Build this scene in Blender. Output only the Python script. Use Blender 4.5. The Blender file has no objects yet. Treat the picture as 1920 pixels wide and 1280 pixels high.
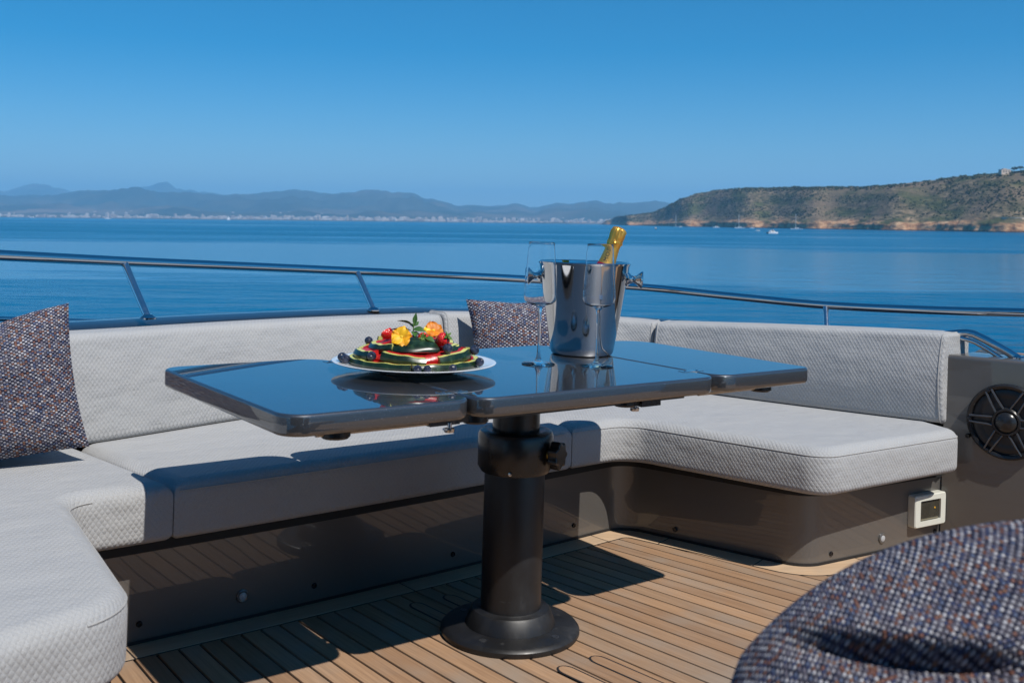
import bpy, bmesh, math, random
from mathutils import Vector, Matrix, Euler, noise

random.seed(7)
R = math.radians
SC = bpy.context.scene
COL = SC.collection

# ------------------------------------------------------------------ camera, sky, sun, exposure
EYE = Vector((0, 0, 1.0))            # camera, metres above the fly deck
SEA_Z = -5.5                         # water level below the fly deck
SUN_EL, SUN_AZ = R(52.8), R(-50.5)     # azimuth counted from +X
HEEL = 1.14                          # the yacht heels a little against the horizon

cam_d = bpy.data.cameras.new('camera')
cam = bpy.data.objects.new('camera', cam_d)
COL.objects.link(cam)
cam.matrix_world = Matrix.Translation(EYE) @ Matrix.Rotation(R(-0.66), 4, 'Y') @ Matrix.Rotation(R(90), 4, 'X')
cam_d.sensor_width = 36
cam_d.lens = 36 * 1950 / 1920
cam_d.shift_y = -223 / 1920
cam_d.clip_start = 0.05
cam_d.clip_end = 200000
cam_d.dof.use_dof = True
cam_d.dof.focus_distance = 3.2
cam_d.dof.aperture_fstop = 8.0
SC.camera = cam

world = bpy.data.worlds.new('World')
SC.world = world
world.use_nodes = True
wn = world.node_tree
bgn = wn.nodes['Background']
sky = wn.nodes.new('ShaderNodeTexSky')
sky.sky_type = 'NISHITA'
sky.sun_disc = False
sky.sun_elevation = SUN_EL
sky.sun_rotation = R(90) - SUN_AZ
sky.altitude = 1500
sky.air_density = 1.0
sky.dust_density = 0.0
sky.ozone_density = 3.5
hsv = wn.nodes.new('ShaderNodeHueSaturation')      # the polarised, deep blue of the photograph's clear sky
hsv.inputs['Hue'].default_value = 0.494
hsv.inputs['Saturation'].default_value = 1.60
wn.links.new(sky.outputs[0], hsv.inputs['Color'])
wn.links.new(hsv.outputs[0], bgn.inputs[0])
bgn.inputs[1].default_value = 0.095

sun_d = bpy.data.lights.new('sun', 'SUN')
sun = bpy.data.objects.new('sun', sun_d)
COL.objects.link(sun)
sun_d.energy = 5.0
sun_d.angle = R(0.53)
sun_d.color = (1.0, 0.95, 0.88)
sdir = Vector((math.cos(SUN_EL) * math.cos(SUN_AZ), math.cos(SUN_EL) * math.sin(SUN_AZ), math.sin(SUN_EL)))
sun.rotation_euler = sdir.to_track_quat('Z', 'Y').to_euler()
sun.location = (30, -40, 60)

vs = SC.view_settings
vs.view_transform = 'Standard'
vs.look = 'None'
vs.exposure = 0.0
vs.gamma = 1.0
SC.render.engine = 'CYCLES'
SC.cycles.use_denoising = True
SC.cycles.max_bounces = 10
SC.cycles.transparent_max_bounces = 12
SC.cycles.volume_bounces = 3
SC.cycles.caustics_reflective = False
SC.cycles.sample_clamp_indirect = 6

# ------------------------------------------------------------------ frames
# boat frame: u runs along the long side of the table, v from the table towards the bow bench
C0 = Vector((0.026, 2.55, 0))
A0 = R(38)
UX = Vector((math.cos(A0), math.sin(A0), 0))
VX = Vector((-math.sin(A0), math.cos(A0), 0))
def BW(u, v, z=0.0):
    return C0 + UX * u + VX * v + Vector((0, 0, z))
def frame(u, v, z, rz=0.0):
    """matrix of a local frame standing at (u, v, z), x along u turned by rz"""
    return Matrix.Translation(BW(u, v, z)) @ Matrix.Rotation(A0 + rz, 4, 'Z')
FB = Matrix.Translation(C0) @ Matrix.Rotation(A0, 4, 'Z')     # local (u, v, z) -> scene
def far(x, y, d):
    """point of the open world: bearing as seen on a 1920 px wide view, at d metres ahead"""
    X, Y = x - 960, 417 - y
    cr, sr = math.cos(R(0.66)), math.sin(R(0.66))
    return Vector(((X * cr - Y * sr) / 1950 * d, d, 1 + (X * sr + Y * cr) / 1950 * d))

BOAT, BASE = [], {}

# ------------------------------------------------------------------ mesh building
class MB:
    def __init__(s):
        s.v, s.f, s.uv = [], [], []
    def add(s, vs, fs, uvs=None):
        o = len(s.v)
        s.v += [Vector(p) for p in vs]
        for i, f in enumerate(fs):
            s.f.append([a + o for a in f])
            s.uv.append(uvs[i] if uvs else None)
        return s
    def tf(s, m):
        s.v = [m @ p for p in s.v]
        return s
    def box(s, x0, x1, y0, y1, z0, z1):
        vs = [(x, y, z) for z in (z0, z1) for y in (y0, y1) for x in (x0, x1)]
        return s.add(vs, [(0, 2, 3, 1), (4, 5, 7, 6), (0, 1, 5, 4), (1, 3, 7, 5), (3, 2, 6, 7), (2, 0, 4, 6)])
    def lathe(s, prof, n=32, m=None):
        vs, fs, uvs = [], [], []
        k = len(prof)
        for i in range(n):
            a = 2 * math.pi * i / n
            for r, z in prof:
                vs.append(Vector((r * math.cos(a), r * math.sin(a), z)))
        for i in range(n):
            j = (i + 1) % n
            for q in range(k - 1):
                fs.append((i * k + q, j * k + q, j * k + q + 1, i * k + q + 1))
        if prof[0][0] > 1e-6:
            fs.append([i * k for i in range(n)][::-1])
        if prof[-1][0] > 1e-6:
            fs.append([i * k + k - 1 for i in range(n)])
        if m:
            vs = [m @ p for p in vs]
        return s.add(vs, fs)
    def tube(s, path, r, n=12, cap=True):
        path = [Vector(p) for p in path]
        rr = r if isinstance(r, (list, tuple)) else [r] * len(path)
        t = (path[1] - path[0]).normalized()
        a = t.orthogonal().normalized()
        vs, fs = [], []
        for i, p in enumerate(path):
            if i == 0: t2 = path[1] - p
            elif i == len(path) - 1: t2 = p - path[i - 1]
            else: t2 = (path[i + 1] - path[i - 1])
            t2.normalize()
            a = (a - t2 * a.dot(t2)).normalized()
            b = t2.cross(a)
            for k in range(n):
                w = 2 * math.pi * k / n
                vs.append(p + (a * math.cos(w) + b * math.sin(w)) * rr[i])
        for i in range(len(path) - 1):
            for k in range(n):
                fs.append((i * n + k, i * n + (k + 1) % n, (i + 1) * n + (k + 1) % n, (i + 1) * n + k))
        if cap:
            fs.append(list(range(n))[::-1])
            fs.append([(len(path) - 1) * n + k for k in range(n)])
        return s.add(vs, fs)
    def slab(s, out, z0, z1, rb, rt, crown=0.0, seg=5):
        """outline (x, y) counter-clockwise, extruded with rounded lower and upper edges"""
        n = len(out)
        pts = [Vector((p[0], p[1])) for p in out]
        nor = []
        for i in range(n):
            e1 = (pts[i] - pts[i - 1]).normalized()
            e2 = (pts[(i + 1) % n] - pts[i]).normalized()
            n1, n2 = Vector((-e1.y, e1.x)), Vector((-e2.y, e2.x))
            m = (n1 + n2)
            m = m.normalized() if m.length > 1e-5 else n1
            nor.append(m / max(0.5, m.dot(n1)))
        rings = []
        for k in range(seg + 1):
            w = math.pi / 2 * k / seg
            rings.append((rb * (1 - math.sin(w)), z0 + rb * (1 - math.cos(w))))
        rings = [(rb * (1 - math.sin(math.pi / 2 * k / seg)), z0 + rb * (1 - math.cos(math.pi / 2 * k / seg))) for k in range(seg + 1)] if rb else [(0, z0)]
        if rt:
            rings += [(rt * (1 - math.cos(math.pi / 2 * k / seg)), z1 - rt + rt * math.sin(math.pi / 2 * k / seg)) for k in range(seg + 1)]
        else:
            rings.append((0, z1))
        if crown:
            rings.append((rt + 0.03, z1 + crown))
        L = [0]
        for i in range(n):
            L.append(L[-1] + (pts[(i + 1) % n] - pts[i]).length)
        vs, fs, uvs = [], [], []
        for d, z in rings:
            for i in range(n):
                q = pts[i] + nor[i] * d
                vs.append((q.x, q.y, z))
        acc = 0
        for k in range(len(rings) - 1):
            st = math.hypot(rings[k + 1][0] - rings[k][0], rings[k + 1][1] - rings[k][1])
            for i in range(n):
                j = (i + 1) % n
                fs.append((k * n + i, k * n + j, (k + 1) * n + j, (k + 1) * n + i))
                uvs.append([(L[i], acc), (L[i + 1], acc), (L[i + 1], acc + st), (L[i], acc + st)])
            acc += st
        top = [(len(rings) - 1) * n + i for i in range(n)]
        fs.append(top); uvs.append([(vs[i][0], vs[i][1]) for i in top])
        bot = list(range(n))[::-1]
        fs.append(bot); uvs.append([(vs[i][0], vs[i][1]) for i in bot])
        return s.add(vs, fs, uvs)
    def grid(s, nx, ny, fn, wrap=False, uvf=None):
        vs = [fn(i / nx, j / ny) for j in range(ny + 1) for i in range(nx + 1)]
        fs, uvs = [], []
        for j in range(ny):
            for i in range(nx):
                q = (j * (nx + 1) + i, j * (nx + 1) + i + 1, (j + 1) * (nx + 1) + i + 1, (j + 1) * (nx + 1) + i)
                fs.append(q)
                uvs.append([uvf(i / nx, j / ny), uvf((i + 1) / nx, j / ny), uvf((i + 1) / nx, (j + 1) / ny), uvf(i / nx, (j + 1) / ny)] if uvf else None)
        return s.add(vs, fs, uvs if uvf else None)
    def mesh(s, name, off=None, smooth=35):
        me = bpy.data.meshes.new(name)
        o = off or Vector((0, 0, 0))
        me.from_pydata([p - o for p in s.v], [], s.f)
        if any(q is not None for q in s.uv):
            ul = me.uv_layers.new(name='UVMap')
            li = 0
            for f, q in zip(s.f, s.uv):
                for k in range(len(f)):
                    if q: ul.data[li].uv = q[k]
                    li += 1
        if smooth:
            me.set_sharp_from_angle(angle=R(smooth))
            me.polygons.foreach_set('use_smooth', [len(f) < 9 for f in s.f])
        return me

def tag(o, label=None, cat=None, group=None, kind=None):
    if label: o['label'] = label
    if cat: o['category'] = cat
    if group: o['group'] = group
    if kind: o['kind'] = kind
    return o
def thing(name, loc, label, cat, group=None, boat=True):
    o = bpy.data.objects.new(name, None)
    o.empty_display_size = 0.05
    COL.objects.link(o)
    o.location = loc
    BASE[o] = Vector(loc)
    tag(o, label, cat, group)
    if boat: BOAT.append(o)
    return o
def part(name, mb, mat, parent, smooth=35, mod=None):
    me = mb.mesh(name, BASE[parent], smooth)
    me.materials.append(mat)
    o = bpy.data.objects.new(name, me)
    COL.objects.link(o)
    o.parent = parent
    BASE[o] = BASE[parent]
    return o
def solo(name, mb, mat, loc, label=None, cat=None, group=None, kind=None, smooth=35, boat=True):
    me = mb.mesh(name, Vector(loc), smooth)
    me.materials.append(mat)
    o = bpy.data.objects.new(name, me)
    COL.objects.link(o)
    o.location = loc
    BASE[o] = Vector(loc)
    tag(o, label, cat, group, kind)
    if boat: BOAT.append(o)
    return o

def rpoly(pts, rad, seg=8):
    out = []
    n = len(pts)
    for i in range(n):
        p = Vector(pts[i]); a = Vector(pts[i - 1]); b = Vector(pts[(i + 1) % n])
        r = rad[i] if isinstance(rad, (list, tuple)) else rad
        if r <= 0:
            out.append(tuple(p)); continue
        da, db = (a - p).normalized(), (b - p).normalized()
        ang = da.angle(db)
        t = min(r / math.tan(ang / 2), (a - p).length * .49, (b - p).length * .49)
        p0, p1 = p + da * t, p + db * t
        for k in range(seg + 1):
            w = k / seg
            # conic arc close to a circle
            wt = math.sin(ang / 2)
            den = (1 - w) ** 2 + 2 * wt * w * (1 - w) + w * w
            q = (p0 * (1 - w) ** 2 + p * 2 * wt * w * (1 - w) + p1 * w * w) / den
            out.append(tuple(q))
    return out
def smoothpath(pts, step=0.03):
    P = [Vector(p) for p in pts]
    P = [P[0] * 2 - P[1]] + P + [P[-1] * 2 - P[-2]]
    out = []
    for i in range(1, len(P) - 2):
        n = max(1, int((P[i + 1] - P[i]).length / step))
        for k in range(n):
            t = k / n
            out.append(0.5 * ((2 * P[i]) + (P[i + 1] - P[i - 1]) * t + (2 * P[i - 1] - 5 * P[i] + 4 * P[i + 1] - P[i + 2]) * t * t + (-P[i - 1] + 3 * P[i] - 3 * P[i + 1] + P[i + 2]) * t ** 3))
    out.append(P[-2].copy())
    return out
def leftnormals(path):
    out = []
    for i in range(len(path)):
        a = path[max(0, i - 1)]; b = path[min(len(path) - 1, i + 1)]
        d = (b - a); d = Vector((d.x, d.y)).normalized()
        out.append(Vector((-d.y, d.x)))
    return out

# ------------------------------------------------------------------ materials
def mat(name):
    m = bpy.data.materials.new(name)
    m.use_nodes = True
    t = m.node_tree
    return m, t, t.nodes['Principled BSDF']
def N(t, kind, **kw):
    n = t.nodes.new(kind)
    for k, v in kw.items():
        setattr(n, k, v)
    return n
def L(t, a, b):
    t.links.new(a, b)
def ramp(t, fac, stops, interp='LINEAR'):
    n = t.nodes.new('ShaderNodeValToRGB')
    n.color_ramp.interpolation = interp
    e = n.color_ramp.elements
    while len(e) > 1: e.remove(e[0])
    e[0].position, e[0].color = stops[0][0], (*stops[0][1], 1)
    for p, c in stops[1:]:
        q = e.new(p); q.color = (*c, 1)
    L(t, fac, n.inputs[0])
    return n.outputs[0]
def noise_tex(t, vec, scale, detail=3, rough=.55, dims='3D'):
    n = N(t, 'ShaderNodeTexNoise', noise_dimensions=dims)
    n.inputs['Scale'].default_value = scale
    n.inputs['Detail'].default_value = detail
    n.inputs['Roughness'].default_value = rough
    if vec: L(t, vec, n.inputs['Vector'])
    return n.outputs['Fac']
def mapping(t, vec, scale=(1, 1, 1), rot=(0, 0, 0), loc=(0, 0, 0)):
    n = N(t, 'ShaderNodeMapping')
    n.inputs['Scale'].default_value = scale
    n.inputs['Rotation'].default_value = rot
    n.inputs['Location'].default_value = loc
    L(t, vec, n.inputs['Vector'])
    return n.outputs[0]
def math_n(t, op, a, b=None, clamp=False):
    n = N(t, 'ShaderNodeMath', operation=op, use_clamp=clamp)
    for i, q in enumerate((a, b)):
        if q is None: continue
        if isinstance(q, (int, float)): n.inputs[i].default_value = q
        else: L(t, q, n.inputs[i])
    return n.outputs[0]
def mixc(t, fac, a, b, mode='MIX'):
    n = N(t, 'ShaderNodeMix', data_type='RGBA', blend_type=mode)
    for i, q in ((0, fac), (6, a), (7, b)):
        if isinstance(q, (int, float)): n.inputs[i].default_value = q
        elif isinstance(q, tuple): n.inputs[i].default_value = (*q, 1)
        else: L(t, q, n.inputs[i])
    return n.outputs[2]
def bump(t, bs, height, strength, dist):
    b = N(t, 'ShaderNodeBump')
    b.inputs['Strength'].default_value = strength
    b.inputs['Distance'].default_value = dist
    L(t, height, b.inputs['Height'])
    L(t, b.outputs[0], bs.inputs['Normal'])
    return b
def simple(name, col, rough=.5, metal=0.0, spec=.5, coat=0.0, coat_rough=.03, var=0.0, vscale=30, bmp=0.0):
    m, t, bs = mat(name)
    bs.inputs['Base Color'].default_value = (*col, 1)
    bs.inputs['Roughness'].default_value = rough
    bs.inputs['Metallic'].default_value = metal
    bs.inputs['Specular IOR Level'].default_value = spec
    bs.inputs['Coat Weight'].default_value = coat
    bs.inputs['Coat Roughness'].default_value = coat_rough
    tc = N(t, 'ShaderNodeTexCoord')
    nz = noise_tex(t, tc.outputs['Object'], vscale, 4)
    if var:
        c = ramp(t, nz, [(.25, tuple(x * (1 - var) for x in col)), (.75, tuple(min(1, x * (1 + var)) for x in col))])
        L(t, c, bs.inputs['Base Color'])
    if bmp:
        bump(t, bs, nz, bmp, .002)
    return m

def fabric_mat():
    m, t, bs = mat('quilted_fabric')
    tc = N(t, 'ShaderNodeTexCoord')
    uvn = tc.outputs['UV']
    sep = N(t, 'ShaderNodeSeparateXYZ'); L(t, uvn, sep.inputs[0])
    p = math.pi / 0.0125
    a = math_n(t, 'MULTIPLY', math_n(t, 'ADD', sep.outputs[0], math_n(t, 'MULTIPLY', sep.outputs[1], 0.75)), p)
    b = math_n(t, 'MULTIPLY', math_n(t, 'SUBTRACT', sep.outputs[0], math_n(t, 'MULTIPLY', sep.outputs[1], 0.75)), p)
    sa = math_n(t, 'ABSOLUTE', math_n(t, 'SINE', a))
    sb = math_n(t, 'ABSOLUTE', math_n(t, 'SINE', b))
    h = math_n(t, 'POWER', math_n(t, 'MULTIPLY', sa, sb), .55)
    yarn = noise_tex(t, mapping(t, uvn, (420, 900, 1)), 1.0, 2)
    soft = noise_tex(t, uvn, 9, 2)
    hh = math_n(t, 'ADD', math_n(t, 'MULTIPLY', h, 1.0), math_n(t, 'MULTIPLY', yarn, .5))
    b0 = N(t, 'ShaderNodeBump'); b0.inputs['Strength'].default_value = .5; b0.inputs['Distance'].default_value = .022
    crease = noise_tex(t, mapping(t, uvn, (5, 9, 1)), 1.0, 4, .55)
    L(t, math_n(t, 'ADD', crease, math_n(t, 'MULTIPLY', soft, .6)), b0.inputs['Height'])
    b1 = bump(t, bs, hh, .6, .0019)
    L(t, b0.outputs[0], b1.inputs['Normal'])
    c1 = ramp(t, yarn, [(.3, (.315, .318, .32)), (.7, (.48, .484, .486))])
    c2 = mixc(t, soft, (.93, .94, .96), (1.03, 1.02, 1.0))
    L(t, mixc(t, 1.0, c1, c2, 'MULTIPLY'), bs.inputs['Base Color'])
    bs.inputs['Roughness'].default_value = .9
    bs.inputs['Specular IOR Level'].default_value = .15
    bs.inputs['Sheen Weight'].default_value = .15
    return m
def tweed_mat():
    m, t, bs = mat('tweed_weave')
    tc = N(t, 'ShaderNodeTexCoord')
    uvn = tc.outputs['UV']
    wob = N(t, 'ShaderNodeTexNoise'); wob.inputs['Scale'].default_value = 60; L(t, uvn, wob.inputs['Vector'])
    add = N(t, 'ShaderNodeVectorMath', operation='MULTIPLY_ADD')
    L(t, wob.outputs['Color'], add.inputs[0]); add.inputs[1].default_value = (.0011, .0013, 0); L(t, uvn, add.inputs[2])
    sep = N(t, 'ShaderNodeSeparateXYZ'); L(t, add.outputs[0], sep.inputs[0])
    sx, sy = 195, 250
    X = math_n(t, 'MULTIPLY', sep.outputs[0], sx)
    Y = math_n(t, 'MULTIPLY', sep.outputs[1], sy)
    row = math_n(t, 'FLOOR', Y)
    X2 = X
    cx = math_n(t, 'FLOOR', X2)
    cv = N(t, 'ShaderNodeCombineXYZ'); L(t, cx, cv.inputs[0]); L(t, row, cv.inputs[1])
    wn_ = N(t, 'ShaderNodeTexWhiteNoise', noise_dimensions='2D'); L(t, cv.outputs[0], wn_.inputs['Vector'])
    par = math_n(t, 'PINGPONG', math_n(t, 'ADD', cx, row), 1.0)
    weft = ramp(t, wn_.outputs['Value'], [(0, (.35, .345, .385)), (.30, (.25, .245, .29)), (.55, (.50, .495, .53)), (.70, (.18, .17, .22)), (.84, (.23, .12, .10)), (.92, (.12, .15, .24))], 'CONSTANT')
    warp = ramp(t, wn_.outputs['Value'], [(0, (.030, .032, .058)), (.30, (.075, .07, .095)), (.52, (.05, .062, .13)), (.70, (.17, .078, .06)), (.84, (.13, .12, .15)), (.93, (.24, .13, .09))], 'CONSTANT')
    c = mixc(t, par, weft, warp)
    fx = math_n(t, 'ABSOLUTE', math_n(t, 'SINE', math_n(t, 'MULTIPLY', X2, math.pi)))
    fy = math_n(t, 'ABSOLUTE', math_n(t, 'SINE', math_n(t, 'MULTIPLY', Y, math.pi)))
    h = math_n(t, 'POWER', math_n(t, 'MULTIPLY', fx, fy), .5)
    gap = ramp(t, h, [(.10, (.12, .10, .13)), (.5, (1, 1, 1))])
    L(t, mixc(t, 1.0, c, gap, 'MULTIPLY'), bs.inputs['Base Color'])
    bump(t, bs, h, .9, .003)
    bs.inputs['Roughness'].default_value = .95
    bs.inputs['Specular IOR Level'].default_value = .1
    return m
def teak_mat(name, light, dark):
    m, t, bs = mat(name)
    tc = N(t, 'ShaderNodeTexCoord')
    oi = N(t, 'ShaderNodeObjectInfo')
    off = N(t, 'ShaderNodeVectorMath', operation='MULTIPLY_ADD')
    cmb = N(t, 'ShaderNodeCombineXYZ'); L(t, oi.outputs['Random'], cmb.inputs[0]); L(t, oi.outputs['Random'], cmb.inputs[1])
    L(t, cmb.outputs[0], off.inputs[0]); off.inputs[1].default_value = (17, 31, 0); L(t, tc.outputs['Object'], off.inputs[2])
    g1 = noise_tex(t, mapping(t, off.outputs[0], (160, 5, 20)), 1.0, 4, .6)
    g2 = noise_tex(t, mapping(t, off.outputs[0], (30, 2.2, 5)), 1.0, 3)
    g3 = noise_tex(t, off.outputs[0], 4, 3)
    base = ramp(t, g1, [(.3, dark), (.7, light)])
    tint = ramp(t, oi.outputs['Random'], [(0, (.70, .64, .60)), (.25, (1.0, .93, .86)), (.5, (.84, .86, .88)), (.75, (1.22, 1.16, 1.08)), (1, (.92, .86, .78))])
    c = mixc(t, 1.0, base, tint, 'MULTIPLY')
    c = mixc(t, math_n(t, 'MULTIPLY', g2, .5), c, tuple(x * 1.25 for x in light))
    grey = ramp(t, g3, [(.46, (0, 0, 0)), (.70, (.6, .6, .6))])
    c = mixc(t, grey, c, (.30, .26, .215))
    L(t, c, bs.inputs['Base Color'])
    bs.inputs['Roughness'].default_value = .62
    bs.inputs['Specular IOR Level'].default_value = .3
    bump(t, bs, g1, .25, .0015)
    return m
def flake_mat(name, col, col2, rough, metal, coat, ior=1.5):
    m, t, bs = mat(name)
    tc = N(t, 'ShaderNodeTexCoord')
    vo = N(t, 'ShaderNodeTexVoronoi'); vo.inputs['Scale'].default_value = 900; L(t, tc.outputs['Object'], vo.inputs['Vector'])
    sp = ramp(t, vo.outputs['Color'], [(0, col), (.86, col), (.95, tuple(.6 * x + .4 * y for x, y in zip(col, col2))), (1, tuple(min(1, x * 1.6) for x in col2))])
    L(t, sp, bs.inputs['Base Color'])
    rg = noise_tex(t, tc.outputs['Object'], 6, 4)
    rr = N(t, 'ShaderNodeMapRange'); L(t, rg, rr.inputs[0]); rr.inputs[3].default_value = rough * .8; rr.inputs[4].default_value = rough * 1.25
    L(t, rr.outputs[0], bs.inputs['Roughness'])
    bs.inputs['Metallic'].default_value = metal
    bs.inputs['Coat Weight'].default_value = coat
    sm_ = ramp(t, noise_tex(t, tc.outputs['Object'], 14, 6, .7), [(.45, (.006, .006, .006)), (.62, (.02, .02, .02)), (.8, (.075, .075, .075))])
    L(t, sm_, bs.inputs['Coat Roughness'])
    bs.inputs['Coat IOR'].default_value = ior
    return m
def glass_mat(name, col=(1, 1, 1), rough=0.0, ior=1.45):
    m, t, bs = mat(name)
    bs.inputs['Base Color'].default_value = (*col, 1)
    bs.inputs['Transmission Weight'].default_value = 1
    bs.inputs['Roughness'].default_value = rough
    bs.inputs['IOR'].default_value = ior
    return m
def steel_mat(name, col=(.62, .62, .63), rough=.04):
    m, t, bs = mat(name)
    tc = N(t, 'ShaderNodeTexCoord')
    g = noise_tex(t, mapping(t, tc.outputs['Object'], (3, 3, 60)), 3, 3)
    rr = N(t, 'ShaderNodeMapRange'); L(t, g, rr.inputs[0]); rr.inputs[3].default_value = rough * .6; rr.inputs[4].default_value = rough * 1.6
    L(t, rr.outputs[0], bs.inputs['Roughness'])
    bs.inputs['Base Color'].default_value = (*col, 1)
    bs.inputs['Metallic'].default_value = 1
    return m

M = {}
M['fabric'] = fabric_mat()
M['tweed'] = tweed_mat()
M['teak'] = teak_mat('teak_plank', (.40, .255, .155), (.225, .135, .08))
M['teak_margin'] = teak_mat('teak_margin', (.52, .385, .26), (.38, .26, .165))
M['caulk'] = simple('black_caulking', (.012, .012, .013), .6, var=.3)
M['gelcoat'] = flake_mat('taupe_gelcoat', (.120, .111, .102), (.18, .168, .155), .38, .25, .8)
M['table'] = flake_mat('grey_metallic_lacquer', (.060, .064, .072), (.30, .31, .33), .40, .6, 1.0, 1.9)
def scuffed(name):
    m, t, bs = mat(name)
    tc = N(t, 'ShaderNodeTexCoord')
    n1 = noise_tex(t, mapping(t, tc.outputs['Object'], (9, 9, 5)), 1.0, 6, .68)
    n2 = noise_tex(t, mapping(t, tc.outputs['Object'], (30, 30, 160)), 1.0, 4, .6)
    c = ramp(t, n1, [(.45, (.011, .011, .012)), (.60, (.017, .017, .018)), (.78, (.045, .045, .047))])
    c = mixc(t, ramp(t, n2, [(.66, (0, 0, 0)), (.74, (.5, .5, .5))]), c, (.06, .06, .06))
    L(t, c, bs.inputs['Base Color'])
    L(t, ramp(t, n1, [(.4, (.36, .36, .36)), (.75, (.62, .62, .62))]), bs.inputs['Roughness'])
    return m
M['black'] = scuffed('black_anodised_metal')
M['blackplastic'] = simple('black_plastic', (.017, .017, .018), .27, var=.3, vscale=40, bmp=.04)
M['board_shadow'] = simple('board_and_shadow_black', (.008, .008, .008), .7, var=.3)  # black shared by the board edge and the cushions' underside shadow
M['steel'] = steel_mat('polished_steel', (.60, .60, .61), .035)
M['post_steel'] = steel_mat('satin_steel', (.74, .74, .75), .17)
M['bucket'] = steel_mat('mirror_steel', (.66, .65, .64), .05)
M['pipe_fabric'] = simple('fabric_piping', (.38, .375, .365), .9, var=.15, vscale=200)
M['beige'] = simple('beige_slide_bar', (.55, .46, .34), .4, var=.1)
M['darkbar'] = simple('dark_slide_bar', (.05, .04, .03), .4, var=.2)
M['white'] = simple('white_porcelain', (.85, .85, .84), .12, coat=.5, var=.02)
M['socketwhite'] = simple('ivory_plastic', (.66, .66, .58), .35, var=.04)
M['glass'] = glass_mat('clear_glass', ior=1.22)
M['smoke'] = glass_mat('smoked_window', (.25, .23, .2), .05)
M['led'] = simple('frosted_lens', (.42, .43, .44), .3, var=.05)

# ------------------------------------------------------------------ sea
def sea_mat():
    m, t, bs = mat('sea_water')
    ge = N(t, 'ShaderNodeNewGeometry')
    pos = ge.outputs['Position']
    big = noise_tex(t, mapping(t, pos, (.0022, .009, 1), (0, 0, R(3))), 1.0, 3)
    mid = noise_tex(t, mapping(t, pos, (.02, .06, 1)), 1.0, 3)
    patch = ramp(t, math_n(t, 'ADD', math_n(t, 'MULTIPLY', big, .8), math_n(t, 'MULTIPLY', mid, .2)), [(.36, (0, 0, 0)), (.54, (1, 1, 1))])
    sy_ = N(t, 'ShaderNodeSeparateXYZ'); L(t, pos, sy_.inputs[0])
    yw = math_n(t, 'ADD', sy_.outputs[1], math_n(t, 'MULTIPLY', math_n(t, 'SUBTRACT', noise_tex(t, mapping(t, pos, (.006, .02, 1)), 1.0, 3), .5), 230))
    up_ = N(t, 'ShaderNodeMapRange', interpolation_type='SMOOTHSTEP'); L(t, yw, up_.inputs[0]); up_.inputs[1].default_value = 95; up_.inputs[2].default_value = 135
    dn_ = N(t, 'ShaderNodeMapRange', interpolation_type='SMOOTHSTEP'); L(t, yw, dn_.inputs[0]); dn_.inputs[1].default_value = 250; dn_.inputs[2].default_value = 330; dn_.inputs[3].default_value = 1; dn_.inputs[4].default_value = 0
    slick = math_n(t, 'MULTIPLY', math_n(t, 'MULTIPLY', up_.outputs[0], dn_.outputs[0]), .92)
    patch = math_n(t, 'SUBTRACT', patch, slick, clamp=True)      # a calm belt of water off the bow
    w1 = noise_tex(t, mapping(t, pos, (.13, .26, 1), (0, 0, R(6))), 1.0, 2, .5)
    w2 = noise_tex(t, mapping(t, pos, (.45, .8, 1), (0, 0, R(-9))), 1.0, 4, .65)
    w3 = noise_tex(t, mapping(t, pos, (2.2, 4.2, 1), (0, 0, R(14))), 1.0, 3, .6)
    h = math_n(t, 'ADD', math_n(t, 'MULTIPLY', w1, 4.6), math_n(t, 'ADD', math_n(t, 'MULTIPLY', w2, 1.0), math_n(t, 'MULTIPLY', w3, .10)))
    b = N(t, 'ShaderNodeBump'); b.inputs['Distance'].default_value = .8
    st = N(t, 'ShaderNodeMapRange'); L(t, patch, st.inputs[0]); st.inputs[3].default_value = .04; st.inputs[4].default_value = 1.0
    L(t, st.outputs[0], b.inputs['Strength'])
    L(t, h, b.inputs['Height']); L(t, b.outputs[0], bs.inputs['Normal'])
    ro = N(t, 'ShaderNodeMapRange'); L(t, patch, ro.inputs[0]); ro.inputs[3].default_value = .13; ro.inputs[4].default_value = .27
    L(t, ro.outputs[0], bs.inputs['Roughness'])
    bs.inputs['Base Color'].default_value = (.0, .115, .245, 1)
    bs.inputs['IOR'].default_value = 1.333
    bs.inputs['Specular IOR Level'].default_value = .5
    return m
mb = MB()
S_ = 44000
mb.add([(-S_, -3000, SEA_Z), (S_, -3000, SEA_Z), (S_, S_, SEA_Z), (-S_, S_, SEA_Z)], [(0, 1, 2, 3)])
solo('sea', mb, sea_mat(), (0, 0, SEA_Z), kind='structure', boat=False, smooth=0)

# ------------------------------------------------------------------ far coast and mountains
def interp(tab, x):
    if x <= tab[0][0]: return tab[0][1]
    for (a, p), (b, q) in zip(tab, tab[1:]):
        if x <= b:
            w = (x - a) / (b - a); w = w * w * (3 - 2 * w)
            return p + (q - p) * w
    return tab[-1][1]
RIDGE = [(-300, 372), (-100, 368), (0, 364), (60, 366), (130, 361), (170, 356), (205, 357), (240, 358), (270, 357), (300, 360), (350, 361), (400, 364), (440, 366), (480, 365), (500, 362), (520, 358), (545, 355), (575, 358), (600, 362), (630, 360), (660, 361), (680, 357), (710, 357), (740, 358), (770, 362), (800, 372), (830, 376), (860, 382), (880, 384), (900, 383), (940, 388), (965, 384), (1000, 386), (1020, 383), (1040, 381), (1060, 384), (1085, 378), (1110, 375), (1135, 379), (1160, 384), (1190, 382), (1220, 379), (1250, 379), (1300, 381), (1400, 385), (2300, 390)]
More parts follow.
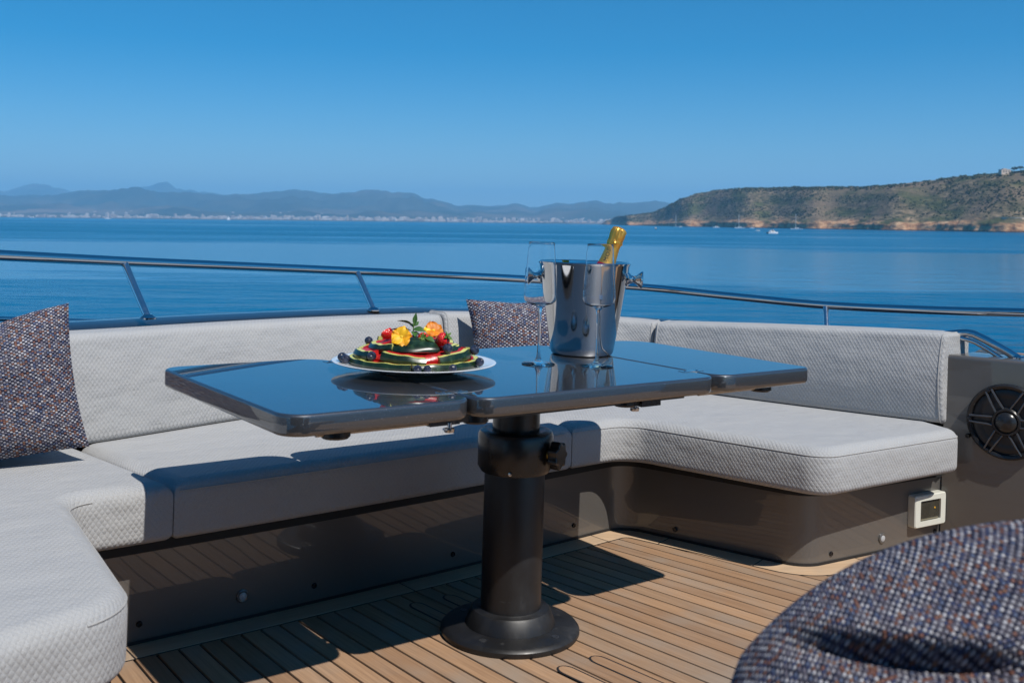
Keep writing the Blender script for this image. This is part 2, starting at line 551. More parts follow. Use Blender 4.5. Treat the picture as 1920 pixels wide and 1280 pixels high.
PEAKS = [(-300, 372), (-100, 366), (0, 358), (30, 350), (55, 346), (85, 346), (105, 353), (150, 359), (220, 358), (250, 352), (275, 348), (298, 341), (313, 340), (330, 350), (350, 357), (380, 361), (450, 366), (560, 372), (800, 385), (1400, 395)]
def hill_mat(name, c1, c2, c3, sc):
    m, t, bs = mat(name)
    ge = N(t, 'ShaderNodeNewGeometry')
    n1 = noise_tex(t, mapping(t, ge.outputs['Position'], (1, 1, 1.5)), sc, 5, .6)
    n2 = noise_tex(t, ge.outputs['Position'], sc * .25, 3)
    c = ramp(t, n1, [(.35, c1), (.6, c2)])
    c = mixc(t, ramp(t, n2, [(.52, (0, 0, 0)), (.66, (.8, .8, .8))]), c, c3)
    L(t, c, bs.inputs['Base Color'])
    bs.inputs['Roughness'].default_value = 1
    bs.inputs['Specular IOR Level'].default_value = 0
    return m
M['mount'] = hill_mat('far_mountain', (.035, .045, .030), (.07, .07, .045), (.20, .15, .11), .0012)
def terrain(name, tab, d_shore, d_ridge, prof, x0, x1, nx, amp):
    def fn(a, b):
        x = x0 + (x1 - x0) * a
        d, k = prof(b)
        yy = interp(tab, x) + 4.5 * noise.fractal(Vector((x / 40, d_ridge / 7000, 5)), .8, 2.1, 5)
        hr = far(x, yy, d_ridge).z - SEA_Z
        p = far(x, 417, d)
        n = noise.fractal(Vector((p.x / 1300, p.y / 1300, 3.1)), .8, 2.2, 6) * amp
        k2 = k if k >= 1 else k * (1 + 1.5 * n * (1 - k)) if k > 0 else k
        return Vector((p.x, p.y, SEA_Z + hr * k2 + (n * 14 if k >= 1 else 0)))
    return MB().grid(nx, 34, fn)
def prof1(b):
    ks = [(0, 9500, -.02), (.03, 9510, .012), (.25, 11200, .07), (.5, 13600, .30), (.75, 16200, .72), (.9, 18000, 1.0), (1, 20500, .6)]
    for (a, d, k), (a2, d2, k2) in zip(ks, ks[1:]):
        if b <= a2:
            w = (b - a) / (a2 - a)
            return d + (d2 - d) * w, k + (k2 - k) * w
    return ks[-1][1:]
def prof2(b):
    ks = [(0, 22000, 0.05), (.7, 28000, 1.0), (1, 32000, .4)]
    for (a, d, k), (a2, d2, k2) in zip(ks, ks[1:]):
        if b <= a2:
            w = (b - a) / (a2 - a)
            return d + (d2 - d) * w, k + (k2 - k) * w
    return ks[-1][1:]
mr = solo('mountain_range', terrain('r', RIDGE, 9500, 18000, prof1, -300, 2300, 420, 1.0), M['mount'], (0, 14000, SEA_Z), kind='structure', boat=False, smooth=180)
solo('mountain_range', terrain('p', PEAKS, 22000, 28000, prof2, -300, 1400, 200, .8), M['mount'], (0, 26000, SEA_Z), kind='structure', boat=False, smooth=180)

# the town on the far shore: the buildings that show largest one by one, the rest as a mass
M['bld'] = [simple('pale_render_%d' % i, c, .9, var=.08, vscale=.05) for i, c in enumerate([(.50, .45, .41), (.40, .35, .31), (.58, .55, .52), (.34, .29, .26)])]
def coast_h(x, d):
    b = 0
    for k in range(200):
        b = k / 199
        if prof1(b)[0] >= d: break
    hr = far(x, interp(RIDGE, x), 18000).z - SEA_Z
    return SEA_Z + hr * max(0.0, prof1(b)[1]) * .9
def density(x):
    return .25 + .75 * math.exp(-((x - 700) / 330) ** 2) + .25 * math.exp(-((x - 1000) / 160) ** 2) - (.1 if x < 130 else 0)
rb = random.Random(11)
bld_mesh = []
for k in range(8):
    w, dp, h = rb.uniform(22, 46), rb.uniform(15, 26), rb.uniform(14, 34)
    q = MB().box(-w / 2, w / 2, -dp / 2, dp / 2, 0, h)
    q.box(-w * .15, w * .1, -dp * .3, dp * .3, h, h + 3.5)           # stair head on the roof
    q.box(-w * .46, w * .46, -dp / 2 - 1.4, -dp / 2, h * .3, h * .3 + 1.0)   # balcony bands
    q.box(-w * .46, w * .46, -dp / 2 - 1.4, -dp / 2, h * .6, h * .6 + 1.0)
    me = q.mesh('apartment_building', smooth=0)
    me.materials.append(M['bld'][k % 4])
    bld_mesh.append(me)
cnt = 0
town = MB()
while cnt < 1300:
    x = rb.uniform(-60, 1190)
    if rb.random() > density(x): continue
    d = 9560 + abs(rb.gauss(0, 520)) if rb.random() < .8 else rb.uniform(10200, 12600)
    z = coast_h(x, d)
    p = far(x, 417, d)
    if cnt < 230:
        d = 9560 + abs(rb.gauss(0, 260)); z = coast_h(x, d); p = far(x, 417, d)
        bk_ = rb.randrange(8)
        o = bpy.data.objects.new('apartment_building', bld_mesh[bk_])
        COL.objects.link(o)
        o.location = (p.x, p.y, z - 1.5)
        o.rotation_euler.z = rb.uniform(-.5, .5)
        s = rb.uniform(.8, 1.5)
        o.scale = (s, s, rb.uniform(.7, 1.5))
        hh_ = max(v.co.z for v in bld_mesh[bk_].vertices) * o.scale[2]
        size_ = 'low' if hh_ < 20 else 'tall' if hh_ > 34 else 'mid-height'
        col_ = ('sand-coloured', 'tan', 'off-white', 'brown')[bk_ % 4]
        where_ = 'at the water' if d < 9720 else 'behind the waterfront row'
        tag(o, f'{size_} {col_} apartment block {where_} on the hazy far shore', 'building', f'{size_} {col_} blocks {where_}')
    else:
        w, dp, h = rb.uniform(10, 28), 14, rb.uniform(8, 18)
        town.box(p.x - w / 2, p.x + w / 2, p.y - dp / 2, p.y + dp / 2, z - 2, z + h)
    cnt += 1
solo('town_houses', town, M['bld'][0], (0, 10500, SEA_Z), 'small pale houses massed along the far shore and lower slopes', 'houses', kind='stuff', boat=False, smooth=0)

# ------------------------------------------------------------------ headland
HS = [(1000, 7000), (1120, 6200), (1140, 5400), (1180, 4000), (1300, 3100), (1420, 2600), (1540, 2250), (1700, 1900), (1920, 1610), (2200, 1350), (2500, 1150)]     # shore distance
HT = [(1000, 424), (1120, 423), (1140, 413), (1160, 406), (1190, 402), (1220, 399), (1245, 390), (1262, 380), (1280, 371), (1310, 362), (1345, 356), (1390, 353), (1440, 352), (1500, 351), (1560, 350), (1610, 350), (1650, 348), (1690, 344), (1730, 340), (1770, 335), (1810, 330), (1850, 326), (1890, 323), (1940, 318), (2050, 308), (2300, 300), (2500, 300)]
HW = [(1000, 150), (1140, 240), (1250, 330), (1400, 360), (1700, 330), (2000, 330), (2500, 300)]
def headland_pt(x, b):
    ds = interp(HS, x)
    wd = interp(HW, x)
    ks = [(0, -.02, -.04), (.06, 0.0, .03), (.12, .03, .13), (.22, .12, .19), (.34, .25, .27), (.5, .45, .50), (.66, .68, .78), (.78, .9, .95), (.86, 1.0, 1.0), (1, 1.9, 1.02)]
    for (a, d, k), (a2, d2, k2) in zip(ks, ks[1:]):
        if b <= a2:
            w = (b - a) / (a2 - a)
            dd, kk = d + (d2 - d) * w, k + (k2 - k) * w
            break
    D = ds + wd * dd
    zc = far(x, interp(HT, x), ds + wd).z - SEA_Z
    p = far(x, 417, D)
    q = Vector((p.x / 60, p.y / 60, 0))
    n = noise.fractal(q, .9, 2.1, 4)
    gul = noise.fractal(Vector((p.x / 130, p.y / 400, 7)), 1.0, 2.0, 3)
    D2 = D + (12 * n + 18 * gul) * (1 if kk > 0 else .6)
    p = far(x, 417, D2)
    rock = 0
    if .02 < kk < .22:
        rock = 3.2 * noise.turbulence(Vector((p.x / 14, p.y / 14, 2)), 4, False) - 1.6
    z = SEA_Z + zc * kk * (1 + .10 * n * (1 - min(1, kk))) + rock + (2.2 * n if kk > .9 else 3.5 * n * min(1, max(0, kk) * 3)) - (1 if kk < 0 else 0)
    return Vector((p.x, p.y, z))
def headland_mat():
    m, t, bs = mat('headland_ground')
    ge = N(t, 'ShaderNodeNewGeometry')
    pos = ge.outputs['Position']
    sp = N(t, 'ShaderNodeSeparateXYZ'); L(t, pos, sp.inputs[0])
    n1 = noise_tex(t, mapping(t, pos, (1, .4, 2.2)), .018, 6, .62)
    n2 = noise_tex(t, mapping(t, pos, (1, .5, 2)), .075, 5, .65)
    n3 = noise_tex(t, pos, .006, 3)
    scrub = ramp(t, n2, [(.34, (.075, .066, .036)), (.47, (.135, .110, .062)), (.58, (.23, .175, .105)), (.70, (.36, .27, .175))])
    green = ramp(t, n2, [(.36, (.055, .062, .024)), (.62, (.11, .115, .045))])
    c = mixc(t, ramp(t, n1, [(.46, (0, 0, 0)), (.58, (1, 1, 1))]), scrub, green)
    c = mixc(t, ramp(t, n3, [(.47, (0, 0, 0)), (.60, (.75, .75, .75))]), c, (.19, .14, .092))
    rock = ramp(t, n2, [(.3, (.10, .055, .032)), (.44, (.34, .185, .095)), (.58, (.54, .33, .18)), (.72, (.64, .46, .29))])
    zz = math_n(t, 'ADD', sp.outputs[2], math_n(t, 'MULTIPLY', math_n(t, 'SUBTRACT', n1, .5), 46))
    f = N(t, 'ShaderNodeMapRange'); L(t, zz, f.inputs[0])
    f.inputs[1].default_value = SEA_Z + 12; f.inputs[2].default_value = SEA_Z + 19
    c = mixc(t, f.outputs[0], rock, c)
    wet = N(t, 'ShaderNodeMapRange'); L(t, sp.outputs[2], wet.inputs[0]); wet.inputs[1].default_value = SEA_Z + .5; wet.inputs[2].default_value = SEA_Z + 2.5
    c = mixc(t, wet.outputs[0], (.05, .035, .025), c)
    L(t, c, bs.inputs['Base Color'])
    bs.inputs['Roughness'].default_value = 1
    bs.inputs['Specular IOR Level'].default_value = .05
    bump(t, bs, n2, 1.0, 6.0)
    return m
solo('headland', MB().grid(520, 60, lambda a, b: headland_pt(1000 + 1500 * a, b)), headland_mat(), (700, 2500, SEA_Z), kind='structure', boat=False, smooth=60)
# scrub: bushes nobody could count
def blob(rs, n=1):
    bm = bmesh.new()
    bmesh.ops.create_icosphere(bm, subdivisions=n, radius=1)
    vs = [v.co.copy() * rs.uniform(.7, 1.2) for v in bm.verts]
    fs = [[v.index for v in f.verts] for f in bm.faces]
    bm.free()
    return vs, fs
M['bush'] = hill_mat('scrub_foliage', (.022, .030, .012), (.05, .058, .022), (.07, .065, .03), .08)
rs = random.Random(5)
protos = [blob(rs) for _ in range(6)]
scr = MB()
k = 0
while k < 5200:
    x = rs.uniform(1150, 2080)
    b = rs.betavariate(1.5, 1.2) * .62 + .24 if rs.random() < .8 else rs.uniform(.74, .90)
    p = headland_pt(x, b)
    cl = noise.noise(Vector((p.x / 70, p.z / 16, 1.7)))
    if rs.random() > .28 + .9 * cl + (.35 if b > .74 else 0): continue
    s = rs.uniform(.8, 2.2) * (1.3 if b > .74 else 1)
    vs_, fs_ = protos[k % 6]
    a = rs.uniform(0, 6.3); ca, sa = math.cos(a), math.sin(a)
    sx, sz = s * rs.uniform(.9, 1.5), s * rs.uniform(.6, 1.0)
    scr.add([(p.x + (v.x * ca - v.y * sa) * sx, p.y + (v.x * sa + v.y * ca) * sx, p.z + v.z * sz + sz * .3) for v in vs_], fs_)
    k += 1
solo('scrub', scr, M['bush'], (700, 2500, SEA_Z), 'low dark scrub and bushes covering the slopes of the headland', 'scrub', kind='stuff', boat=False, smooth=0)

# house, pines and terrace wall on the headland
def ground_near(x, b): return headland_pt(x, b)
hp = headland_pt(1885, .80)
hs = thing('hilltop_house', hp, 'pale stone villa standing on the crest of the headland', 'house', boat=False)
M['villa'] = simple('villa_stone', (.62, .50, .40), .9, var=.15, vscale=.4)
M['villadark'] = simple('villa_window', (.06, .055, .05), .3, var=.1)
q = MB().box(-11, 6, -6, 6, -2, 7.5); q.box(6, 12, -5, 5, -2, 4.5); q.box(-6, 0, -4, 4, 7.5, 9.5)
part('wall', q.tf(Matrix.Translation(hp)), M['villa'], hs, 0)
part('roof', MB().box(-11.5, 6.4, -6.4, 6.4, 7.5, 8.0).tf(Matrix.Translation(hp)), M['bld'][0], hs, 0)
for wx in (-8, -3.5, 2):
    part('window', MB().box(wx, wx + 2, -6.15, -5.9, 2.5, 5.2).tf(Matrix.Translation(hp)), M['villadark'], hs, 0)
M['pine'] = hill_mat('pine_foliage', (.012, .020, .010), (.03, .042, .018), (.04, .05, .02), .3)
M['bark'] = simple('pine_bark', (.09, .06, .04), .95, var=.3, vscale=1)
def pine(x, b, hgt, label, seed):
    r_ = random.Random(seed)
    p = headland_pt(x, b)
    o = thing('pine_tree', p, label, 'tree', 'pines on the headland crest', boat=False)
    T_ = Matrix.Translation(p)
    part('trunk', MB().tube([(0, 0, -1.5), (.3, 0, hgt * .35), (.1, 0, hgt * .7)], [.55, .4, .25], 8).tube([(.2, 0, hgt * .4), (2.2, 0, hgt * .72)], .2, 6).tube([(.2, 0, hgt * .45), (-2.2, .3, hgt * .75)], .2, 6).tf(T_), M['bark'], o)
    cr = MB()
    for i in range(46):
        a = r_.uniform(0, 6.28); rr = hgt * .48 * math.sqrt(r_.random())
        s = r_.uniform(.5, 1.25)
        vs_, fs_ = protos[i % 6]
        cx, cy, cz = rr * math.cos(a), rr * math.sin(a), hgt * (.82 - .22 * (rr / hgt / .48) ** 2) + r_.uniform(-.8, .8)
        cr.add([(cx + v.x * s * 1.3, cy + v.y * s * 1.3, cz + v.z * s) for v in vs_], fs_)
    part('crown', cr.tf(T_), M['pine'], o, 0)
pine(1901, .82, 12, 'dark umbrella pine next to the villa on the headland', 1)
pine(1912, .80, 13, 'dark umbrella pine at the crest, farther from the villa', 2)
pine(1935, .80, 12, 'dark umbrella pine on the crest behind its two neighbours', 3)
w0 = MB()
for i in range(24):
    a, b_ = headland_pt(1862 + i * 4, .27), headland_pt(1866 + i * 4, .27)
    zc_ = 24 + SEA_Z
    w0.add([(a.x, a.y - 9, zc_ - 9), (b_.x, b_.y - 9, zc_ - 9), (b_.x, b_.y - 9, zc_), (a.x, a.y - 9, zc_), (a.x, a.y + 3, zc_), (b_.x, b_.y + 3, zc_)], [(0, 1, 2, 3), (3, 2, 5, 4)])
solo('terrace_wall', w0, M['villa'], headland_pt(1900, .27), 'long pale retaining wall low on the headland slope', 'wall', boat=False, smooth=0)

# ------------------------------------------------------------------ boats on the water
M['hullwhite'] = simple('white_hull', (.80, .80, .79), .3, var=.03, vscale=1)
M['hulldark'] = simple('dark_hull', (.03, .035, .045), .3, var=.1, vscale=1)
M['boatglass'] = simple('boat_glass', (.02, .025, .03), .1, var=.1, vscale=1)
M['canvas'] = simple('blue_canvas', (.05, .09, .18), .8, var=.1, vscale=1)
M['mast'] = simple('mast_alloy', (.75, .75, .74), .3, .2, var=.03, vscale=1)
M['sail'] = simple('white_sail', (.85, .85, .83), .8, var=.03, vscale=1)
def hull_mb(ln, bm_, fb, n=14):
    def fn(a, b):
        x = (a - .5) * ln
        w = bm_ / 2 * (1 - max(0, (a - .35) / .65) ** 2.2) * (.86 + .14 * min(1, a * 6))
        w = max(w, .02)
        y = -1 + 2 * b
        sh = fb * (1 + .25 * max(0, a - .4))
        k = abs(y)
        z = sh if k > .5 else -.4 + (sh + .4) * (k / .5) ** 1.6
        yy = w * (1 if k > .5 else .65 + .35 * (k / .5)) * (1 if y > 0 else -1) * (1 if k > .5 else min(1, k / .12))
        return Vector((x, yy if k <= .5 else w * (1 - (k - .5) * 2) * (1 if y > 0 else -1), z if k <= .5 else sh))
    return MB().grid(n, 16, fn)
def yacht_at(px, d, rz):
    p = far(px, 417, d)
    return Matrix.Translation((p.x, p.y, SEA_Z)) @ Matrix.Rotation(rz, 4, 'Z'), Vector((p.x, p.y, SEA_Z))
def sailboat(px, d, rz, ln, mast, label, sails=False, hull='hullwhite'):
    m_, p = yacht_at(px, d, rz)
    o = thing('sailing_yacht', p, label, 'sailboat', 'sailing yachts on the bay', boat=False)
    part('hull', hull_mb(ln, ln * .27, ln * .075).tf(m_), M[hull], o)
    part('cabin', MB().box(-ln * .15, ln * .17, -ln * .08, ln * .08, ln * .07, ln * .135).tf(m_), M['hullwhite'], o, 0)
    part('cabin_window', MB().box(-ln * .12, ln * .14, -ln * .082, ln * .082, ln * .09, ln * .115).tf(m_), M['boatglass'], o, 0)
    part('sprayhood', MB().box(-ln * .26, -ln * .16, -ln * .085, ln * .085, ln * .07, ln * .16).tf(m_), M['canvas'], o, 0)
    part('mast', MB().tube([(ln * .08, 0, ln * .1), (ln * .08, 0, mast)], max(.2, d / 6500), 8).tf(m_), M['mast'], o)
    part('boom', MB().tube([(ln * .08, 0, ln * .19), (-ln * .28, 0, ln * .19)], .3, 8).tf(m_), M['canvas'], o)
    part('rigging', MB().tube([(ln * .5, 0, ln * .09), (ln * .08, 0, mast * .97)], .05, 5).tube([(-ln * .5, 0, ln * .08), (ln * .08, 0, mast * .99)], .04, 5).tf(m_), M['mast'], o)
    if sails:
        q = MB().grid(6, 10, lambda a, b: Vector((ln * .06 - (1 - a) * ln * .36 * (1 - b), .6 * math.sin(a * 3.1) * (1 - b), ln * .2 + b * (mast * .97 - ln * .2))))
        part('mainsail', q.tf(m_), M['sail'], o)
        q = MB().grid(6, 10, lambda a, b: Vector((ln * .10 + (1 - a) * ln * .38 * (1 - b), .5 * math.sin(a * 3.1) * (1 - b), ln * .12 + b * (mast * .85))))
        part('jib', q.tf(m_), M['sail'], o)
def motorboat(px, d, rz, ln, label, fly=True, hull='hullwhite', grp='motorboats on the bay'):
    m_, p = yacht_at(px, d, rz)
    o = thing('motorboat', p, label, 'motorboat', grp, boat=False)
    part('hull', hull_mb(ln, ln * .32, ln * .11).tf(m_), M[hull], o)
    q = MB().add([(-ln * .28, -ln * .12, ln * .11), (ln * .22, -ln * .11, ln * .12), (ln * .22, ln * .11, ln * .12), (-ln * .28, ln * .12, ln * .11), (-ln * .28, -ln * .10, ln * .23), (ln * .06, -ln * .10, ln * .23), (ln * .06, ln * .10, ln * .23), (-ln * .28, ln * .10, ln * .23)],
                 [(0, 1, 5, 4), (1, 2, 6, 5), (2, 3, 7, 6), (3, 0, 4, 7), (4, 5, 6, 7)])
    part('cabin', q.tf(m_), M['hullwhite'], o, 0)
    part('windscreen', MB().add([(ln * .085, -ln * .095, ln * .218), (ln * .20, -ln * .1, ln * .145), (ln * .20, ln * .1, ln * .145), (ln * .085, ln * .095, ln * .218)], [(0, 1, 2, 3)]).tf(Matrix.Translation((0, 0, 0)) @ m_ @ Matrix.Translation((.02 * ln, 0, .012 * ln))), M['boatglass'], o, 0)
    part('side_window', MB().box(-ln * .24, ln * .04, -ln * .122, ln * .122, ln * .155, ln * .20).tf(m_), M['boatglass'], o, 0)
    if fly:
        part('hardtop', MB().box(-ln * .26, ln * .0, -ln * .10, ln * .10, ln * .36, ln * .375).tf(m_), M['hulldark'], o, 0)
        q = MB()
        for sx in (-.24, -.03):
            for sy in (-.09, .09):
                q.tube([(ln * sx, ln * sy, ln * .22), (ln * sx, ln * sy, ln * .365)], ln * .008, 6)
        part('hardtop_frame', q.tf(m_), M['mast'], o)
        part('fly_screen', MB().box(-ln * .02, 0, -ln * .095, ln * .095, ln * .23, ln * .29).tf(m_), M['boatglass'], o, 0)
sailboat(1387, 2120, R(186), 21, 28, 'white sailing yacht with a blue sprayhood moored off the middle of the headland')
sailboat(1494, 1840, R(176), 21, 27.5, 'white sailing yacht with a tall bare mast moored close under the rocky cliffs')
sailboat(1268, 2560, R(150), 14, 30, 'small hazy sailing yacht moored nearest the tip of the headland')
sailboat(429, 7200, R(200), 24, 30, 'tiny white sailing yacht under full sail before the far town', sails=True)
motorboat(1449, 830, R(25), 10.5, 'white motorboat with dark hardtop crossing the bay off the headland')
motorboat(1343, 2300, R(178), 15, 'low white motorboat moored left of the yacht with the blue sprayhood', fly=False)
motorboat(1410, 2200, R(182), 10, 'small white motorboat moored between the two tall-masted yachts', fly=False)
motorboat(1421, 1180, R(170), 5.2, 'tiny open boat near the white motorboat with the hardtop', fly=False)
motorboat(1230, 1330, R(75), 9, 'white boat seen stern-on, alone on the water left of the moorings', fly=False, hull='hulldark')
motorboat(1276, 2480, R(180), 9, 'very small white motorboat beside the hazy yacht near the headland tip', fly=False)
motorboat(60, 6000, R(170), 34, 'pale motor yacht far out before the left end of the far shore', fly=False)
motorboat(201, 5600, R(20), 30, 'tan and white motor yacht far out between pale yacht and tiny sail', fly=True)

# ------------------------------------------------------------------ yacht: deck
def vb(u): return .432 + .042 * u + .02 * u * u          # line of the bench base
BASE_IN = rpoly([(-2.2, -.36), (-1.055, -.36), (-1.035, vb(-1.035)), (-.8, vb(-.8)), (-.5, vb(-.5)), (-.2, vb(-.2)), (.1, vb(.1)), (.4, vb(.4)), (.6, vb(.6)), (.842, vb(.842)), (1.018, -.115), (1.643, -.182), (1.643, 3)], [0, .12, .06, 0, 0, 0, 0, 0, 0, .10, .10, 0, 0], 10)[1:-1]
BASE_IN = [p for p in BASE_IN if not (p[0] > 1.643 - 1e-6 and p[1] > 0)]
mb = MB().add([(-2.6, -3.2, -.006), (3.2, -3.2, -.006), (3.2, 1.3, -.006), (-2.6, 1.3, -.006)], [(0, 1, 2, 3)])
mb.box(-2.6, 3.2, -3.2, 1.1, -.35, -.0061)
deck = solo('deck', mb.tf(FB), M['caulk'], C0, kind='structure', smooth=0)
deck['label'] = 'teak planked fly deck with black caulking'
def theta(u): return R(max(-2.0, min(15.0, 11 * (u + .6) / 1.35)))
def ushift(u0, v): return u0 + (.40 - v) * math.tan(theta(u0))
PW = .05
plank_lines = [-1.55 + PW * i for i in range(72)]
rk = random.Random(3)
def plank(name, outline, z0, z1, m_, org, rz):
    """outline in boat (u, v); mesh kept in a frame whose y runs along the board"""
    fr = FB @ Matrix.Translation((org[0], org[1], 0)) @ Matrix.Rotation(rz, 4, 'Z')
    inv = Matrix.Rotation(-rz, 4, 'Z') @ Matrix.Translation((-org[0], -org[1], 0))
    loc = [inv @ Vector((p[0], p[1], 0)) for p in outline]
    q = MB().slab([(p.x, p.y) for p in loc], z0, z1, 0, .0012, seg=2)
    me = q.mesh(name, smooth=30)
    me.materials.append(m_)
    o = bpy.data.objects.new(name, me)
    COL.objects.link(o)
    o.parent = deck
    o.matrix_parent_inverse = Matrix.Identity(4)
    o.matrix_basis = Matrix.Translation(-C0) @ fr
    return o
for a, b in zip(plank_lines, plank_lines[1:]):
    g = .0031
    ends = [.62, -3.1]
    if rk.random() < .6:
        ends = [.62, rk.uniform(-2.8, -1.2), -3.1]
    for e0, e1 in zip(ends, ends[1:]):
        v0, v1 = e0 - .002, e1 + .002
        n = 4
        lft = [(ushift(a, v0 + (v1 - v0) * k / n) + g, v0 + (v1 - v0) * k / n) for k in range(n + 1)]
        rgt = [(ushift(b, v0 + (v1 - v0) * k / n) - g, v0 + (v1 - v0) * k / n) for k in range(n + 1)]
        plank('plank', lft + rgt[::-1], -.0055, 0.0, M['teak'], ((a + b) / 2, 0), -theta((a + b) / 2) * -1)
# nibbed boards let into the planking
for (nu, nv), ln in (((.065, -.227), 2.6), ((-.033, -.227), 2.6), ((.004, .283), .22), ((-.100, .283), .24)):
    th = theta(nu)
    dr = Vector((math.tan(th), -1)).normalized()
    pr = Vector((-dr.y, dr.x))
    def nose(w, back):
        pts = []
        for k in range(9):
            an = math.pi * k / 8
            pts.append(Vector((nu, nv)) + dr * (.028 - back) - dr * .028 * math.sin(an) + pr * (w * -math.cos(an)))
        pts.append(Vector((nu, nv)) + dr * ln + pr * w)
        pts.append(Vector((nu, nv)) + dr * ln - pr * w)
        return [(p.x, p.y) for p in pts][::-1]
    o1, o2 = nose(.0215, .004), nose(.017, 0)
    def ccw(p):
        return p if sum(p[i - 1][0] * p[i][1] - p[i][0] * p[i - 1][1] for i in range(len(p))) > 0 else p[::-1]
    s1 = MB().slab(ccw(o1), -.004, .0008, 0, 0).tf(FB)
    cs = part('caulk_seam', s1, M['caulk'], deck, 0)
    plank('plank', ccw(o2), -.003, .0016, M['teak'], (nu, nv), th)
# margin boards along the bench
def offset_path(path, d):
    pv = [Vector((p[0], p[1])) for p in path]
    nn = leftnormals(pv)
    return [(p.x + n.x * d, p.y + n.y * d) for p, n in zip(pv, nn)]
BI = BASE_IN
# the sofa base lies to the left of the path when walking from the left arm to the right arm
inn = offset_path(BI, -.075)
cau = offset_path(BI, -.0795)
def seg_idx(cond):
    return [i for i in range(len(BI)) if cond(i)]
cuts = [0]
def nearest(u, v):
    return min(range(len(BI)), key=lambda i: (BI[i][0] - u) ** 2 + (BI[i][1] - v) ** 2)
def resample(path, step):
    out = [Vector(path[0])]
    for p in path[1:]:
        p = Vector(p)
        n = max(1, int((p - out[-1]).length / step)); s0 = out[-1].copy()
        for k in range(1, n + 1): out.append(s0 + (p - s0) * k / n)
    return [tuple(p) for p in out]
BI2 = resample(BI, .03)
inn = offset_path(BI2, -.075); cau = offset_path(BI2, -.0795)
BI = BI2
cutu = [nearest(-1.05, -.3), nearest(-.80, vb(-.8)), nearest(-.05, vb(-.05)), nearest(.70, vb(.7)), nearest(.875, .30), nearest(.985, 0.0), nearest(1.25, -.14), len(BI) - 1]
strip = MB()
for i in range(len(BI) - 1):
    strip.add([(*BI[i], .0008), (*BI[i + 1], .0008), (*cau[i + 1], .0008), (*cau[i], .0008)], [(3, 2, 1, 0)])
part('caulk_seam', strip.tf(FB), M['caulk'], deck, 0)
for a, b in zip(cutu, cutu[1:]):
    pts = [BI[i] for i in range(a, b + 1)] + [inn[i] for i in range(b, a - 1, -1)]
    # leave the butt joints open
    def sh(p, q, d): 
        w = Vector(q) - Vector(p); return tuple(Vector(p) + w.normalized() * d)
    n = b - a
    pts[0] = sh(pts[0], pts[1], .002); pts[n] = sh(pts[n], pts[n - 1], .002)
    pts[n + 1] = sh(pts[n + 1], pts[n + 2], .002); pts[-1] = sh(pts[-1], pts[-2], .002)
    mid = BI[(a + b) // 2]
    dv = Vector(BI[b]) - Vector(BI[a])
    if sum(pts[i - 1][0] * pts[i][1] - pts[i][0] * pts[i - 1][1] for i in range(len(pts))) < 0: pts = pts[::-1]
    plank('margin_board', pts, -.003, .0018, M['teak_margin'], mid, math.atan2(dv.y, dv.x) - math.pi / 2)

# ------------------------------------------------------------------ yacht: sofa
sofa = thing('corner_sofa', BW(.2, .75, 0), 'U-shaped outdoor sofa in quilted light grey fabric on a taupe base', 'sofa')
BACK_L = smoothpath([(-1.98, -.6), (-1.95, .2), (-1.78, .58), (-1.48, .76), (-1.12, .78), (-.80, .80), (-.31, .925), (.1, 1.0), (.50, 1.03)], .04)
BACK_C = smoothpath([(.505, 1.03), (.85, 1.035), (1.10, .985), (1.225, .89), (1.285, .795)], .03)
BACK_R = smoothpath([(1.288, .788), (1.346, .655), (1.40, .46), (1.468, .24), (1.55, 0), (1.622, -.195)], .04)
BACKALL = [tuple(p) for p in BACK_L[:-1] + BACK_C[:-1] + BACK_R]
# base: inner line, then back along the bulwark
outer = [(p[0] + n.x * .10, p[1] + n.y * .10) for p, n in zip(BACKALL, leftnormals([Vector(p) for p in BACKALL]))]
base_poly = [(-2.2, -.36)] + list(BI) + outer[::-1] + [(-2.2, -.36 + .01)]
def clean(poly, eps=.004):
    out = []
    for p in poly:
        if not out or (Vector(p) - Vector(out[-1])).length > eps: out.append(tuple(p))
    if (Vector(out[0]) - Vector(out[-1])).length < eps: out.pop()
    if sum(out[i - 1][0] * out[i][1] - out[i][0] * out[i - 1][1] for i in range(len(out))) < 0: out = out[::-1]
    return out
sb = part('base_panel', MB().slab(clean(base_poly), .003, .214, 0, 0).tf(FB), M['gelcoat'], sofa, 40)
bo = offset_path(BI, -.012)
bp = [(-2.2, -.372)] + bo[:-1] + [(1.62, -.197)] + outer[::-1]
part('seat_board_shadow', MB().slab(clean(bp), .2145, .2515, 0, .004).tf(FB), M['board_shadow'], sofa, 40)  # dark strip: board edge plus the shadow below the cushions, as colour
skl = offset_path(BI, -.003)
sk = MB()
for i in range(len(BI) - 1):
    sk.add([(*skl[i], .002), (*skl[i + 1], .002), (*skl[i + 1], .010), (*skl[i], .010)], [(0, 1, 2, 3)])
part('seal_strip', sk.tf(FB), M['caulk'], sofa, 0)
def back_under(path, d):
    nn = leftnormals(path)
    return [(p.x + n.x * d, p.y + n.y * d) for p, n in zip(path, nn)]
allv = [Vector(p) for p in BACKALL]
bu = back_under(allv, .045)
def back_between(u0, u1):
    return [p for p in bu if u0 < p[0] < u1]
Z0, Z1 = .2525, .387
def cushion(name, poly, label=None):
    q = MB().slab(poly, Z0, Z1, .020, .036, seg=6)
    o = part(name, q.tf(FB), M['fabric'], sofa, 60)
    if label: o['label'] = label
    return o
cf = lambda u: vb(u) - .083
